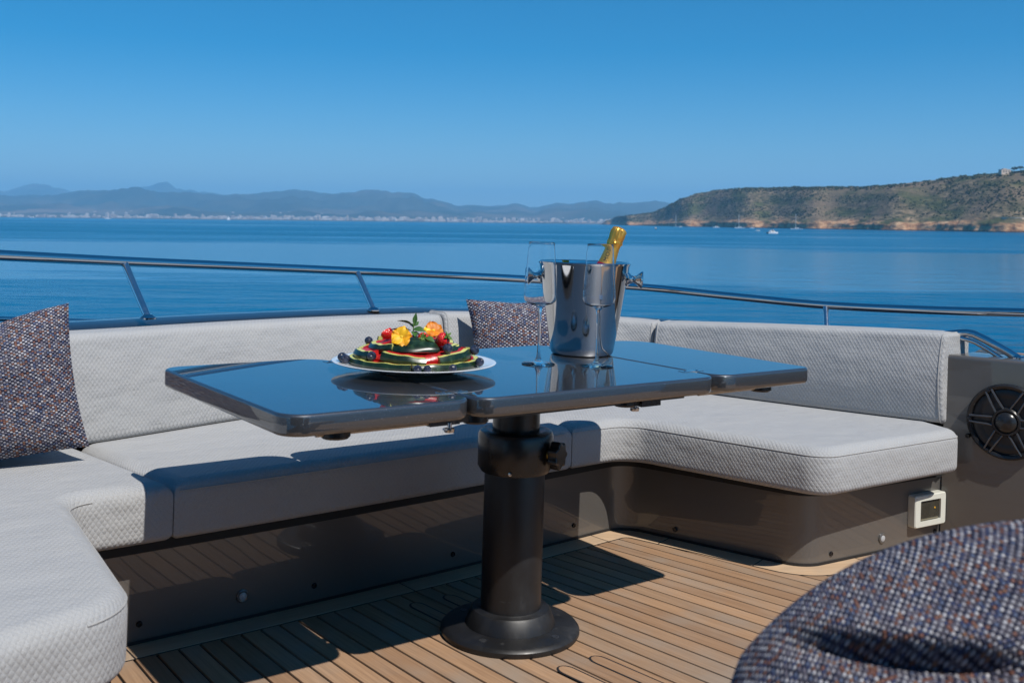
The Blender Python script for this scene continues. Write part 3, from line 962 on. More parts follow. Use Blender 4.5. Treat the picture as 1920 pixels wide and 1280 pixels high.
# left corner + arm
left_front = rpoly([(-2.3, -.72), (-1.025, -.335), (-.958, cf(-.958)), (-.7265, cf(-.7265)), (-.775, .70), (-.805, .90)], [0, .13, .06, 0, 0, 0], 10)
left_front = left_front[1:-2]
lp = [(-2.3, -.72)] + left_front + [(-.803, back_between(-.86, -.79)[0][1] + .0)] + [p for p in back_between(-1.95, -.82)[::-1]] + [(-2.3, -.5)]
cushion('seat_cushion', clean(lp))
# bench
bf = [(u, cf(u)) for u in [-.7235 + i * (1.2385 / 14) for i in range(15)]]
bp_ = rpoly([bf[0]] + bf[1:-1] + [(.5175, cf(.5175)), (.5475, 1.055)] + back_between(-.78, .53)[::-1] + [(-.797, .82)], [0] * (17 + len(back_between(-.78, .53))), 6)
cushion('seat_cushion', clean(bp_))
# right corner + arm
rf = rpoly([(.552, 1.06), (.5205, cf(.5205)), (.757, cf(.757) - .01), (.915, -.245), (1.585, -.282), (1.63, -.16)], [0, 0, .10, .09, .045, 0], 10)[1:]
rp = rf + back_between(.56, 1.66)[::-1] + [(.552, 1.06)]
cushion('seat_cushion', clean(rp))
# piping along the top front edges
def piping(pts, z, r=.0018):
    part('piping', MB().tube([Vector((p[0], p[1], z)) for p in resample(pts, .02)], r, 6).tf(FB), M['pipe_fabric'], sofa)
piping(offset_path(resample([p for p in left_front][:-1], .02), .0022), Z1 - .022)
piping([(u, cf(u) + .0022) for u in [-.71 + i * .1 for i in range(13)]], Z1 - .022)
piping(offset_path(resample([p for p in rf[0:-2]], .02), .0022), Z1 - .022)
# backrests
def backrest(path, ztop, lean=.028, th=.115, name='back_cushion', belly=.006, end_n=None):
    z0 = .386
    path = list(path)
    nn = leftnormals(path)
    if end_n:            # square the far end off to the deck lines
        for k in range(7):
            w = (7 - k) / 7
            nn[-1 - k] = (nn[-1 - k] * (1 - w) + Vector(end_n) * w).normalized()
    s = [0]
    for i in range(1, len(path)): s.append(s[-1] + (path[i] - path[i - 1]).length)
    def prof(zt, inset):
        r = .022
        pts = []
        x0, x1, y0, y1 = inset, th - inset, z0 + inset, zt - inset
        for cx, cy, a0 in ((x0 + r, y0 + r, 180), (x1 - r, y0 + r, 270), (x1 - r, y1 - r, 0), (x0 + r, y1 - r, 90)):
            for k in range(5):
                a = R(a0 + 90 * k / 4)
                pts.append((cx + r * math.cos(a), cy + r * math.sin(a)))
        # split the long faces so the fabric can belly a little
        out = []
        for i, p in enumerate(pts):
            out.append(p)
            if i == 19:
                for k in (1, 2, 3, 4, 5):
                    w = k / 6
                    q = (pts[19][0] + (pts[0][0] - pts[19][0]) * w, pts[19][1] + (pts[0][1] - pts[19][1]) * w)
                    out.append((q[0] - belly * math.sin(w * math.pi), q[1]))
        return [(p[0] + lean * (p[1] - z0) / .29, p[1]) for p in out]
    rings, S = [], []
    re = .011
    def put(i, inset, along):
        t = Vector((nn[i].y, -nn[i].x))
        zt = ztop(i / (len(path) - 1))
        c = path[i] + t * along
        rings.append([Vector((c.x + nn[i].x * a, c.y + nn[i].y * a, b)) for a, b in prof(zt, inset)])
        S.append(s[i] + along)
    for k in range(4):
        w = R(90 * k / 3)
        put(0, re * (1 - math.sin(w)), re * (1 - math.cos(w)))
    for i in range(1, len(path) - 1):
        if s[i] > re * 1.2 and s[-1] - s[i] > re * 1.2: put(i, 0, 0)
    for k in range(3, -1, -1):
        w = R(90 * k / 3)
        put(len(path) - 1, re * (1 - math.sin(w)), -re * (1 - math.cos(w)))
    q = MB()
    n = len(rings[0])
    per = [0]
    for i in range(n): per.append(per[-1] + (rings[5][(i + 1) % n] - rings[5][i]).length)
    vs = [p for r_ in rings for p in r_]
    fs, uvs = [], []
    for k in range(len(rings) - 1):
        for i in range(n):
            j = (i + 1) % n
            fs.append((k * n + i, k * n + j, (k + 1) * n + j, (k + 1) * n + i)[::-1])
            uvs.append([(S[k], per[i]), (S[k], per[i + 1]), (S[k + 1], per[i + 1]), (S[k + 1], per[i])][::-1])
    f0 = list(range(n)); f1 = [(len(rings) - 1) * n + i for i in range(n)][::-1]
    for f in (f0, f1):
        fs.append(f); uvs.append([(rings[0][i % n].z + (rings[0][i % n].x) * .0 + 0.0, per[i % n] * .0 + (rings[0][i % n] - rings[0][0]).length) for i in f])
    q.add(vs, fs, uvs)
    # planar coordinates for the end caps
    for ci, ring, f in ((len(q.uv) - 2, rings[0], f0), (len(q.uv) - 1, rings[-1], f1)):
        o_ = ring[0]
        q.uv[ci] = [((Vector((ring[i % n].x - o_.x, ring[i % n].y - o_.y)).length), ring[i % n].z) for i in f]
    part(name, q.tf(FB), M['fabric'], sofa, 60)
    for ring in (rings[3], rings[-4]):
        cyc = [FB.inverted() @ (FB @ p) for p in ring]
        part('piping', MB().tube(cyc + [cyc[0], cyc[1]], .0026, 6, cap=False).tf(FB), M['pipe_fabric'], sofa)
backrest(BACK_L, lambda t: .692 - .028 * t)
backrest(BACK_C, lambda t: .671 - .036 * t, th=.12)
def zr(t): return .634 + .046 * min(1, t * 1.05) + .004 * math.sin(t * 3.1)
backrest(BACK_R, zr, th=.165, lean=.0, belly=.016, end_n=(1, .02))
def ridge_pipe(path, zt):
    nn = leftnormals(path)
    pts = [Vector((p.x + n.x * .046, p.y + n.y * .046, zt(i / (len(path) - 1)) - .001)) for i, (p, n) in enumerate(zip(path, nn))][1:-1]
    part('piping', MB().tube(pts, .0024, 6).tf(FB), M['pipe_fabric'], sofa)
ridge_pipe(BACK_R, zr)
# screw heads on the base
M['screw'] = simple('dark_screw_cap', (.010, .010, .012), .25, var=.2)
def stud(p, n, r=.0075, h=.004):
    p, n = Vector(p), Vector((n[0], n[1], 0)).normalized()
    m_ = FB @ Matrix.Translation(p) @ n.to_track_quat('Z', 'Y').to_matrix().to_4x4()
    return MB().lathe([(r, -.004), (r, h * .4), (r * .8, h), (r * .45, h), (r * .4, h * .5), (0, h * .5)], 14, m_)
for u in (.617, .132, -.315, -.767):
    part('screw_cap', stud((u, vb(u), .047), (0, -1)), M['screw'], sofa)
part('screw_cap', stud((.893, .290, .035), (-.96, -.30)), M['screw'], sofa)
part('screw_cap', stud((1.131, -.1275, .030), (-.1, -1)), M['screw'], sofa)
part('screw_cap', stud((1.622, -.180, .034), (-.1, -1)), M['screw'], sofa)
def step_light(u, v, z, n, label):
    n = Vector((n[0], n[1], 0)).normalized()
    m_ = FB @ Matrix.Translation((u, v, z)) @ n.to_track_quat('Z', 'Y').to_matrix().to_4x4()
    o = thing('step_light', m_.to_translation(), label, 'light', 'round step lights in the sofa base')
    part('bezel', MB().lathe([(.016, -.003), (.016, .002), (.013, .0035), (.0105, .003)], 24, m_), M['gelcoat'], o)
    part('lens', MB().lathe([(.0095, .0005), (.0095, .0036), (.006, .005), (0, .0055)], 20, m_), M['led'], o)
step_light(-.514, vb(-.514) - .001, .061, (0, -1), 'small round step light in the shaded bench base under the table')
step_light(1.362, -.1535, .046, (-.1, -1), 'small round step light in the sunlit sofa base beside the socket')

# power socket
so = thing('power_socket', BW(1.563, -.18, .07), 'ivory framed power socket with smoked flap on the sofa base', 'socket')
fs_ = FB @ Matrix.Translation((1.563, -.1745, .1165)) @ Matrix.Rotation(R(-6), 4, 'Z')
def frame_mb(w, h, w2, h2, y0, y1, r):
    a = rpoly([(-w, -h), (w, -h), (w, h), (-w, h)], r, 4); b = rpoly([(-w2, -h2), (w2, -h2), (w2, h2), (-w2, h2)], r * .4, 4)
    n = len(a)
    vs = [(p[0], y0, p[1]) for p in a] + [(p[0], y1 + .003, p[1]) for p in a] + [(p[0] * .965, y1, p[1] * .95) for p in a] + [(p[0], y1, p[1]) for p in b] + [(p[0], y1 + .008, p[1]) for p in b]
    fs = []
    for k in range(4):
        for i in range(n):
            j = (i + 1) % n
            fs.append((k * n + i, k * n + j, (k + 1) * n + j, (k + 1) * n + i))
    return MB().add(vs, fs)
part('frame', frame_mb(.078, .0515, .051, .033, .002, -.026, .008).tf(fs_), M['socketwhite'], so, 40)
part('flap', MB().box(-.051, .051, -.0195, -.0175, -.033, .033).tf(fs_), simple('smoked_flap', (.05, .047, .035), .12, var=.3, vscale=25, coat=.6), so, 0)
part('hinge', MB().box(-.044, .044, -.0225, -.0196, -.030, -.0265).tf(fs_), simple('flap_hinge', (.22, .20, .14), .3, var=.1), so, 0)
part('indicator', MB().lathe([(.003, 0), (.0028, .0012), (0, .0015)], 10, fs_ @ Matrix.Translation((.028, -.0196, .004)) @ Matrix.Rotation(R(90), 4, 'X')), simple('amber_indicator', (.8, .42, .03), .3, var=.05), so)

# ------------------------------------------------------------------ bulwark and coaming
bul = thing('bulwark', BW(1.9, -.9, 0), 'taupe gelcoat bulwark wrapping round behind the sofa', 'bulwark')
WALLP = [(1.640, -.19), (1.79, -.724), (2.05, -1.65), (2.30, -2.6)]
wd = Vector((.27, -.963)); wn_v = Vector((.963, .27))
q = MB().slab(clean([(1.6445, -.187), (1.6405 + .27 * 2.4, -.184 - .963 * 2.4), (1.6405 + .27 * 2.4 + .24, -.184 - .963 * 2.4 + .055), (1.92, -.150), (1.80, -.19)]), .003, .613, 0, .012)
part('side_wall', q.tf(FB), M['gelcoat'], bul, 40)
nnb = leftnormals(allv)
def co(i, d): return Vector((allv[i].x + nnb[i].x * d, allv[i].y + nnb[i].y * d))
mbq = MB()
cs_ = []
for i in range(len(allv)):
    t = i / (len(allv) - 1)
    u_ = allv[i].x
    if u_ < .5 and i < len(BACK_L): zt = .688 - .028 * (i / len(BACK_L))
    else: zt = interp([(.5, .660), (.8, .650), (1.0, .638), (1.25, .610), (1.35, .610), (1.7, .622)], u_)
    k_ = .05 if u_ > .9 and i >= len(BACK_L) else 0.0
    pr_ = [(.147 + k_, .02), (.147 + k_, zt - .015), (.152 + k_, zt - .004), (.162 + k_, zt), (.225 + k_, zt + .014), (.262 + k_, zt + .014), (.285 + k_, zt - .004), (.31 + k_, zt - .12), (.36 + k_, -.3), (.62 + k_, -1.6)]
    cs_.append([Vector((*co(i, d), z)) for d, z in pr_])
n = len(cs_[0])
vs_ = [p for r_ in cs_ for p in r_]
mbq.add(vs_, [(k * n + i, (k + 1) * n + i, (k + 1) * n + i + 1, k * n + i + 1) for k in range(len(cs_) - 1) for i in range(n - 1)])
mbq.add(cs_[-1], [list(range(n))[::-1]]); mbq.add(cs_[0], [list(range(n))])
part('coaming', mbq.tf(FB), flake_mat('dark_coaming_paint', (.022, .023, .026), (.06, .06, .065), .35, .3, 1.0, 1.7), bul, 50)

# loudspeaker in the bulwark
spw = Vector((1.6915, -.3735))
NR = Vector((-.963, -.27, 0))
ms = FB @ Matrix.Translation((spw.x, spw.y, .418)) @ NR.to_track_quat('Z', 'Y').to_matrix().to_4x4()
sp = thing('loudspeaker', ms.to_translation(), 'round black loudspeaker with spoked grille set in the bulwark', 'loudspeaker')
part('rim', MB().lathe([(.118, -.004), (.120, .006), (.114, .014), (.106, .012), (.102, .004), (.101, -.002)], 64, ms), M['blackplastic'], sp)
part('cone', MB().lathe([(.103, .002), (.090, .006), (.075, -.012 + .014), (.05, .0015), (0, .001)], 48, ms), simple('speaker_cone', (.012, .014, .018), .35, var=.2), sp)
part('hub', MB().lathe([(.045, .002), (.045, .016), (.041, .021), (.036, .021), (.033, .018), (.030, .024), (.018, .031), (0, .034)], 40, ms), M['blackplastic'], sp)
M['spoke'] = simple('spoke_metal', (.10, .10, .105), .25, .6, var=.2)
for k in range(6):
    a = R(60 * k)
    for s_ in (-1, 1):
        p0 = Vector((math.cos(a + s_ * .30) * .043, math.sin(a + s_ * .30) * .043, .016))
        p1 = Vector((math.cos(a + s_ * .085) * .110, math.sin(a + s_ * .085) * .110, .014))
        part('spoke', MB().tube([p0, (p0 + p1) / 2 + Vector((0, 0, .004)), p1], .0036, 8).tf(ms), M['spoke'], sp)
    part('screw', MB().lathe([(.006, .010), (.006, .017), (.003, .018), (0, .0165)], 12, ms @ Matrix.Translation((math.cos(a) * .109, math.sin(a) * .109, 0))), M['screw'], sp)
solo('screw_cap', stud((1.660, -.262, .357), (-.963, -.27), .008, .006), M['screw'], BW(1.66, -.262, .35), 'black screw cap on the bulwark below the loudspeaker', 'screw')

# ------------------------------------------------------------------ guard rail
rail = thing('guard_rail', BW(1.0, 1.25, .66), 'polished steel guard rail curving round the bow above the coaming', 'railing')
RP = smoothpath([(-1.55, .62, .925), (-1.25, .82, .895), (-1.047, .957, .877), (-.581, 1.195, .846), (-.168, 1.318, .825), (.311, 1.372, .803), (.970, 1.273, .777), (1.421, 1.006, .755), (1.640, .691, .735), (1.750, .350, .727), (1.802, -.029, .740), (1.85, -.42, .762), (1.92, -.9, .79)], .05)
part('top_rail', MB().tube(RP, .0150, 20).tf(FB), M['steel'], rail)
def post(a, b, r=.0105):
    a, b = Vector(a), Vector(b)
    o = part('post', MB().tube([a, a + (b - a) * .5, b], r, 14).tf(FB), M['post_steel'], rail)
    f = part('foot', MB().lathe([(.024, 0), (.024, .004), (.016, .010), (.0115, .014)], 20, FB @ Matrix.Translation(b + Vector((0, 0, -.004)))), M['steel'], o)
post((-.577, 1.195, .842), (-.566, 1.005, .694))
post((.320, 1.368, .800), (.305, 1.215, .675))
post((1.747, .352, .724), (1.685, .300, .640))
post((-1.45, .68, .912), (-1.40, .62, .70))
LR = smoothpath([(-1.3, .95, .72), (-.95, 1.14, .690), (-.726, 1.235, .668), (-.50, 1.31, .648), (-.2, 1.38, .63), (.4, 1.42, .61)], .06)
part('lower_rail', MB().tube(LR, .0075, 12).tf(FB), M['steel'], rail)
gh = thing('grab_handle', BW(1.77, -.33, .61), 'double steel grab rail bending down to the bulwark behind the loudspeaker', 'handrail')
h1 = smoothpath([(1.705, -.06, .640), (1.722, -.14, .668), (1.738, -.209, .681), (1.745, -.245, .672), (1.753, -.288, .653), (1.766, -.332, .630), (1.777, -.371, .607)], .015)
h2 = smoothpath([(1.705, -.10, .672), (1.731, -.209, .660), (1.744, -.254, .643), (1.761, -.318, .606)], .015)
part('outer_tube', MB().tube(h1, .0135, 16).tf(FB), M['steel'], gh)
part('inner_tube', MB().tube(h2, .0075, 14).tf(FB), M['steel'], gh)
part('foot', MB().lathe([(.022, 0), (.022, .004), (.014, .010)], 20, FB @ Matrix.Translation((1.774, -.365, .6128))), M['steel'], gh)

# ------------------------------------------------------------------ table
TT, TB = .658, .618
tab = thing('dining_table', BW(0, 0, 0), 'glossy grey three-panel folding table on a black pedestal', 'table')
def panel(name, u0, u1, v0, v1, r, label):
    o = part(name, MB().slab(rpoly([(u0, v0), (u1, v0), (u1, v1), (u0, v1)], r, 12), TB, TT, .010, .006, seg=4).tf(FT), M['table'], tab, 40)
    o['label'] = label
    return o
FT = FB @ Matrix.Translation((-.05, -.06, 0)) @ Matrix.Rotation(R(-1.0), 4, 'Z')      # frame of the folding top
panel('centre_panel', -.342, .342, -.328, .326, .045, 'fixed centre panel of the grey table')
panel('side_leaf', -.742, -.346, -.324, .326, [.05, .045, .075, .045], 'open leaf carrying half of the fruit plate')
panel('side_leaf', .346, .690, -.326, .322, [.055, .03, .09, .05], 'open leaf beyond the ice bucket')
M['hinge'] = simple('chrome_hinge', (.55, .55, .56), .18, 1.0, var=.1)
for u in (-.344, .344):
    for v in (-.235, .255):
        q = MB().box(u - .032, u + .032, v - .011, v + .011, TT - .001, TT + .0012)
        hg = part('hinge', q.tf(FT), M['hinge'], tab, 0)
        part('screw', MB().lathe([(.004, 0), (.003, .001), (0, .0012)], 10, FT @ Matrix.Translation((u - .02, v, TT + .0012))).lathe([(.004, 0), (.003, .001), (0, .0012)], 10, FT @ Matrix.Translation((u + .02, v, TT + .0012))), M['hinge'], hg)
for v in (-.235, .235):
    part('slide_bar', MB().tube([(-.64, v, .605), (-.37, v, .605)], .0085, 12).tf(FT), M['beige'], tab)
    part('slide_bar', MB().tube([(.37, v, .605), (.60, v, .605)], .0085, 12).tf(FT), M['beige'], tab)
    part('slide_rail', MB().box(-.335, .31, v - .013, v + .013, .598, TB).tf(FT), M['darkbar'], tab, 0)
    for u in (-.60, -.285, .13, .60):
        part('bumper', MB().lathe([(.024, .592), (.028, .596), (.028, TB)], 24, FT @ Matrix.Translation((u, v, 0))), M['blackplastic'], tab)
    part('latch_block', MB().box(.165, .225, v - .02, v + .02, .589, TB).tf(FT), M['blackplastic'], tab, 0)
    for u in (-.355, .15):
        part('latch_knob', MB().lathe([(.0095, .581), (.0105, .583), (.0105, .589), (.005, .590), (.005, .600)], 16, FT @ Matrix.Translation((u, v - .012, 0))), M['hinge'], tab)
    part('latch_block', MB().box(-.40, -.33, v - .012, v + .012, .595, TB - .001).tf(FT), M['blackplastic'], tab, 0)
part('top_plate', MB().box(-.16, .16, -.13, .13, .598, TB).tf(FT), M['black'], tab, 0)
ped = part('column', MB().lathe([(.074, .05), (.074, .402), (.0735, .404)], 64, FB), M['black'], tab)
part('inner_column', MB().lathe([(.058, .40), (.058, .599)], 56, FB), M['blackplastic'], tab)
part('collar', MB().lathe([(.076, .394), (.084, .395), (.092, .408), (.0925, .482), (.088, .492), (.076, .496), (.070, .4955), (.0595, .493)], 64, FB), M['blackplastic'], tab)
kd = Vector((.58, -.81, 0))
kd = Vector((math.cos(R(-28)), math.sin(R(-28)), 0))
km = Matrix.Translation(C0 + kd * .088 + Vector((0, 0, .445))) @ kd.to_track_quat('Z', 'Y').to_matrix().to_4x4()
q = MB().lathe([(.014, 0), (.014, .012)], 16, km)
star = []
for k in range(56):
    a = 2 * math.pi * k / 56
    rr = .031 + .0035 * math.cos(7 * a)
    star.append((rr * math.cos(a), rr * math.sin(a)))
q.v = q.v
kn = MB().slab(star, .012, .038, .004, .005, seg=3).tf(km)
part('clamp_knob', kn, M['blackplastic'], tab, 40)
part('knob_shaft', q, simple('brass_shaft', (.45, .32, .10), .3, 1.0, var=.1), tab)
sm = Matrix.Translation(C0 + Vector((-.012, -.0915, .405))) @ Vector((-.12, -1, 0)).to_track_quat('Z', 'Y').to_matrix().to_4x4()
part('set_screw', MB().lathe([(.0045, -.002), (.0045, .0015), (.002, .002), (0, .0008)], 14, sm), M['hinge'], tab)
fl = part('foot_flange', MB().lathe([(.168, .001), (.1705, .006), (.170, .013), (.165, .019), (.158, .0215), (.10, .024)], 96, FB), M['black'], tab)
part('foot_cone', MB().lathe([(.111, .0238), (.109, .030), (.0985, .056), (.094, .0605), (.0765, .0615), (.0745, .063)], 72, FB), M['black'], tab)
for a in (-118, -38, 60, 150):
    p = C0 + Vector((math.cos(R(a)), math.sin(R(a)), 0)) * .136 + Vector((0, 0, .0222))
    part('flange_screw', MB().lathe([(.009, -.002), (.009, .0012), (.0065, .0018), (.004, .001), (0, .0008)], 16, Matrix.Translation(p)), simple('dull_screw', (.12, .12, .125), .4, .8, var=.3, vscale=200), tab)

# ------------------------------------------------------------------ ice bucket, bottle, glasses
bp0 = BW(.262, .060, TT)
bk = thing('ice_bucket', bp0, 'mirror-polished steel ice bucket with two knob handles', 'ice bucket')
BT = Matrix.Translation(bp0)
part('bowl', MB().lathe([(0, .0005), (.074, .0005), (.080, .003), (.0835, .010), (.0855, .022), (.1195, .236), (.1215, .240), (.1225, .2425), (.1210, .2445), (.1185, .243), (.1170, .236), (.0835, .024), (.079, .012), (0, .009)], 128, BT), M['bucket'], bk, 30)
side = Vector((math.cos(R(-8)), math.sin(R(-8)), 0))
for s_ in (-1, 1):
    d = side * s_
    m_ = Matrix.Translation(bp0 + d * .1135 + Vector((0, 0, .203))) @ (d + Vector((0, 0, -.05))).to_track_quat('Z', 'Y').to_matrix().to_4x4()
    part('knob_handle', MB().lathe([(.020, -.004), (.020, .002), (.011, .010), (.0085, .017), (.011, .024), (.021, .034), (.0235, .038), (.022, .041), (.012, .0425), (0, .042)], 36, m_), M['bucket'], bk, 40)
# champagne bottle leaning in the bucket
lean_to = Vector((.34, .03, 1)).normalized()
btop = bp0 + Vector((.090, .005, .330))
bbot = btop - lean_to * .300
m_b = Matrix.Translation(bbot) @ lean_to.to_track_quat('Z', 'Y').to_matrix().to_4x4()
bo_ = thing('champagne_bottle', bbot, 'champagne bottle with gold foil neck leaning in the ice bucket', 'bottle')
part('glass_body', MB().lathe([(0, .012), (.036, .0), (.0425, .004), (.0435, .02), (.0435, .13), (.040, .155), (.030, .185), (.0215, .205), (.018, .22)], 48, m_b), simple('dark_green_glass', (.008, .02, .010), .08, coat=1.0, var=.2), bo_)
M['gold'], t_, bs_ = mat('gold_foil')
tc_ = N(t_, 'ShaderNodeTexCoord')
nz_ = noise_tex(t_, mapping(t_, tc_.outputs['Object'], (90, 90, 40)), 1.0, 4, .6)
bump(t_, bs_, nz_, .35, .004)
bs_.inputs['Base Color'].default_value = (1.0, .50, .09, 1); bs_.inputs['Metallic'].default_value = .8; bs_.inputs['Roughness'].default_value = .34
fq = MB().lathe([(.0250, .1995), (.0222, .212), (.0203, .225), (.0190, .240), (.0182, .252), (.0184, .261), (.0198, .265), (.0188, .270), (.0192, .276), (.0200, .283), (.0199, .293), (.0190, .299), (.0165, .304), (.010, .3075), (0, .3085)], 72)
fr_ = random.Random(9)
for i, p in enumerate(fq.v):
    r_ = math.hypot(p.x, p.y)
    if p.z > .258 and r_ > .005:
        a = math.atan2(p.y, p.x)
        k = 1 + .10 * math.sin(9 * a + p.z * 300) * noise.noise(Vector((math.cos(a) * 3, math.sin(a) * 3, p.z * 60))) * 2 + .03 * math.sin(17 * a)
        p.x *= k; p.y *= k
part('gold_foil', fq.tf(m_b), M['gold'], bo_, 50)
part('seal_band', MB().lathe([(.0275, .193), (.0268, .196), (.0245, .2035), (.0238, .2036)], 48, m_b), simple('crimson_seal', (.36, .010, .035), .4, var=.2, vscale=80), bo_)
# lettering along the neck
def text_mesh(txt, size):
    cu = bpy.data.curves.new('lettering', 'FONT')
    cu.body = txt; cu.size = size; cu.align_x = 'CENTER'; cu.align_y = 'CENTER'; cu.space_character = 1.18
    ob = bpy.data.objects.new('lettering', cu)
    COL.objects.link(ob)
    dg = bpy.context.evaluated_depsgraph_get()
    me = bpy.data.meshes.new_from_object(ob.evaluated_get(dg))
    vs = [v.co.copy() for v in me.vertices]; fs = [list(p.vertices) for p in me.polygons]
    bpy.data.objects.remove(ob); bpy.data.curves.remove(cu); bpy.data.meshes.remove(me)
    return vs, fs
tv, tf_ = text_mesh('MO\u00cbT', .0165)
loc_cam = m_b.inverted() @ EYE
face_a = math.atan2(loc_cam.y, loc_cam.x) - .25
lv = []
for p in tv:
    z = .2335 + p.x             # reading up the neck
    prof_ = [(.1995, .0250), (.212, .0222), (.225, .0203), (.240, .0190), (.252, .0182), (.262, .0184), (.3, .019)]
    r_ = interp(prof_, z) + .0006
    a = face_a - p.y / r_
    lv.append(Vector((r_ * math.cos(a), r_ * math.sin(a), z)))
part('lettering', MB().add(lv, tf_).tf(m_b), simple('black_print', (.015, .012, .01), .5, var=.1), bo_, 0)

def champagne_flute(p, label):
    o = thing('champagne_flute', p, label, 'glass')
    T_ = Matrix.Translation(p)
    prof = [(0, .0), (.0395, .0), (.0405, .0010), (.0395, .0020), (.020, .0042), (.009, .009), (.0050, .018), (.0036, .034), (.0033, .09), (.0037, .122), (.0058, .136), (.0125, .1425), (.0300, .1475), (.0375, .1535), (.0400, .163), (.0398, .175), (.0365, .225), (.0318, .288), (.0312, .2955), (.0309, .2960), (.0306, .2955), (.0312, .288), (.0359, .225), (.0392, .175), (.0394, .1635), (.0369, .1545), (.0295, .1487), (.012, .1450), (0, .1445)]
    part('glass', MB().lathe(prof, 72, T_), M['glass'], o, 40)
champagne_flute(BW(.023, -.049, TT + .0005), 'empty clear champagne flute standing between fruit plate and ice bucket')
champagne_flute(BW(.132, -.140, TT + .0005), 'empty clear champagne flute standing in front of the ice bucket')

# ------------------------------------------------------------------ plate of fruit
PC = BW(-.309, -.011, TT)
PT = Matrix.Translation(PC)
solo('serving_plate', MB().lathe([(0, .003), (.075, .003), (.078, .0005), (.088, .0005), (.092, .003), (.150, .0150), (.180, .0205), (.1845, .0222), (.1850, .0235), (.1835, .0242), (.176, .0232), (.140, .0175), (.110, .0125), (.09, .010), (0, .009)], 96, PT), M['white'], PC, 'round white plate holding the tiered fruit', 'plate')
M['rind'] = None
m_, t_, bs_ = mat('melon_skin')
tc_ = N(t_, 'ShaderNodeTexCoord')
n_ = noise_tex(t_, mapping(t_, tc_.outputs['Object'], (60, 60, 14)), 1.0, 4, .6)
L(t_, ramp(t_, n_, [(.35, (.004, .012, .006)), (.55, (.010, .028, .012)), (.72, (.035, .075, .035))]), bs_.inputs['Base Color'])
bs_.inputs['Roughness'].default_value = .28
M['skin'] = m_
M['pale'] = simple('melon_rind', (.62, .62, .17), .35, var=.18, vscale=60)
m_, t_, bs_ = mat('melon_flesh')
tc_ = N(t_, 'ShaderNodeTexCoord')
n_ = noise_tex(t_, tc_.outputs['Object'], 90, 5, .65)
L(t_, ramp(t_, n_, [(.3, (.32, .006, .012)), (.55, (.55, .018, .020)), (.75, (.66, .07, .04))]), bs_.inputs['Base Color'])
bs_.inputs['Roughness'].default_value = .3
bs_.inputs['Subsurface Weight'].default_value = .25
bs_.inputs['Subsurface Radius'].default_value = (.006, .002, .001)
bump(t_, bs_, n_, .35, .002)
M['flesh'] = m_
def sector(r0, r1, a0, a1, z0, z1, flare=0.0, n=None, round_top=.003):
    n = n or max(4, int((a1 - a0) / 4))
    vs, fs = [], []
    zm = (z0 + z1) / 2
    bul = .0022
    for i in range(n + 1):
        a = R(a0 + (a1 - a0) * i / n)
        ca, sa = math.cos(a), math.sin(a)
        w = .0009 * math.sin(i * .9 + a0) + .0004 * math.sin(i * 1.7 + a1)      # the knife was not that steady
        for r_, z_ in ((r0, z0), (r1 + flare, z0), (r1 + flare * .6 + bul, zm), (r1, z1 - round_top + w), (max(r0, r1 - round_top), z1 + w), (r0, z1 + w)):
            vs.append((r_ * ca, r_ * sa, z_))
    for i in range(n):
        for k in range(6):
            fs.append((i * 6 + k, (i + 1) * 6 + k, (i + 1) * 6 + (k + 1) % 6, i * 6 + (k + 1) % 6)[::-1])
    fs.append((0, 1, 2, 3, 4, 5)); fs.append(tuple(n * 6 + k for k in (5, 4, 3, 2, 1, 0)))
    return MB().add(vs, fs)
rmel = random.Random(21)
def melon(r0, r1, a0, a1, z0, z1, label, flare=0.0, tilt=(0, 0), skin=True):
    if z0 > .03:
        r1 += rmel.uniform(-.006, .004)
        tilt = (tilt[0] + rmel.uniform(2, 9), tilt[1] + rmel.uniform(-6, 6))
        z1 += rmel.uniform(-.004, .004)
        dz = (r1 - r0) * math.sin(R(tilt[0])) * .75
        z0 += dz; z1 += dz
    am = R((a0 + a1) / 2)
    c = PC + Vector((math.cos(am), math.sin(am), 0)) * (r0 + r1) / 2 + Vector((0, 0, z0))
    pv = Matrix.Translation(Vector((math.cos(am) * r0, math.sin(am) * r0, z0)))
    T_ = PT @ pv @ Matrix.Rotation(R(tilt[0]), 4, Vector((-math.sin(am), math.cos(am), 0))) @ Matrix.Rotation(R(tilt[1]), 4, Vector((math.cos(am), math.sin(am), 0))) @ pv.inverted()
    o = thing('melon_slice', c, label, 'watermelon', 'watermelon slices on the plate')
    if skin:
        part('skin', sector(r1 - .0025, r1, a0, a1, z0, z1, flare, round_top=.002).tf(T_), M['skin'], o, 30)
        part('rind', sector(r1 - .0125, r1 - .0026, a0, a1, z0, z1, flare, round_top=.0).tf(T_), M['pale'], o, 30)
        part('flesh', sector(r0, r1 - .0126, a0, a1, z0, z1 - .0004, flare, round_top=.0).tf(T_), M['flesh'], o, 30)
    else:
        part('flesh', sector(r0, r1, a0, a1, z0, z1, flare).tf(T_), M['flesh'], o, 30)
z1_, z2_, z3_, z4_ = .0165, .0330, .0515, .0695
melon(.03, .148, 190, 272.5, z1_, z2_, 'long dark-skinned melon slice along the bottom tier, front left part')
melon(.03, .147, 273.5, 346, z1_, z2_, 'long dark-skinned melon slice along the bottom tier, below the bare red piece')
melon(.03, .146, 348, 420, z1_, z2_, 'bottom tier melon slice at the back, towards the ice bucket')
melon(.03, .146, 62, 124, z1_, z2_, 'bottom tier melon slice at the back, facing the bench')
melon(.03, .147, 126, 188, z1_, z2_, 'bottom tier melon slice beside the pair of blueberries')
melon(.055, .137, 188, 226, z2_ + .0004, z3_, 'second tier melon slice with bright yellow edge by the paired blueberries', .004, (-3, 0))
melon(.035, .118, 227, 240, z2_ + .0004, z3_ - .006, 'low bare red melon piece behind a single blueberry', skin=False)
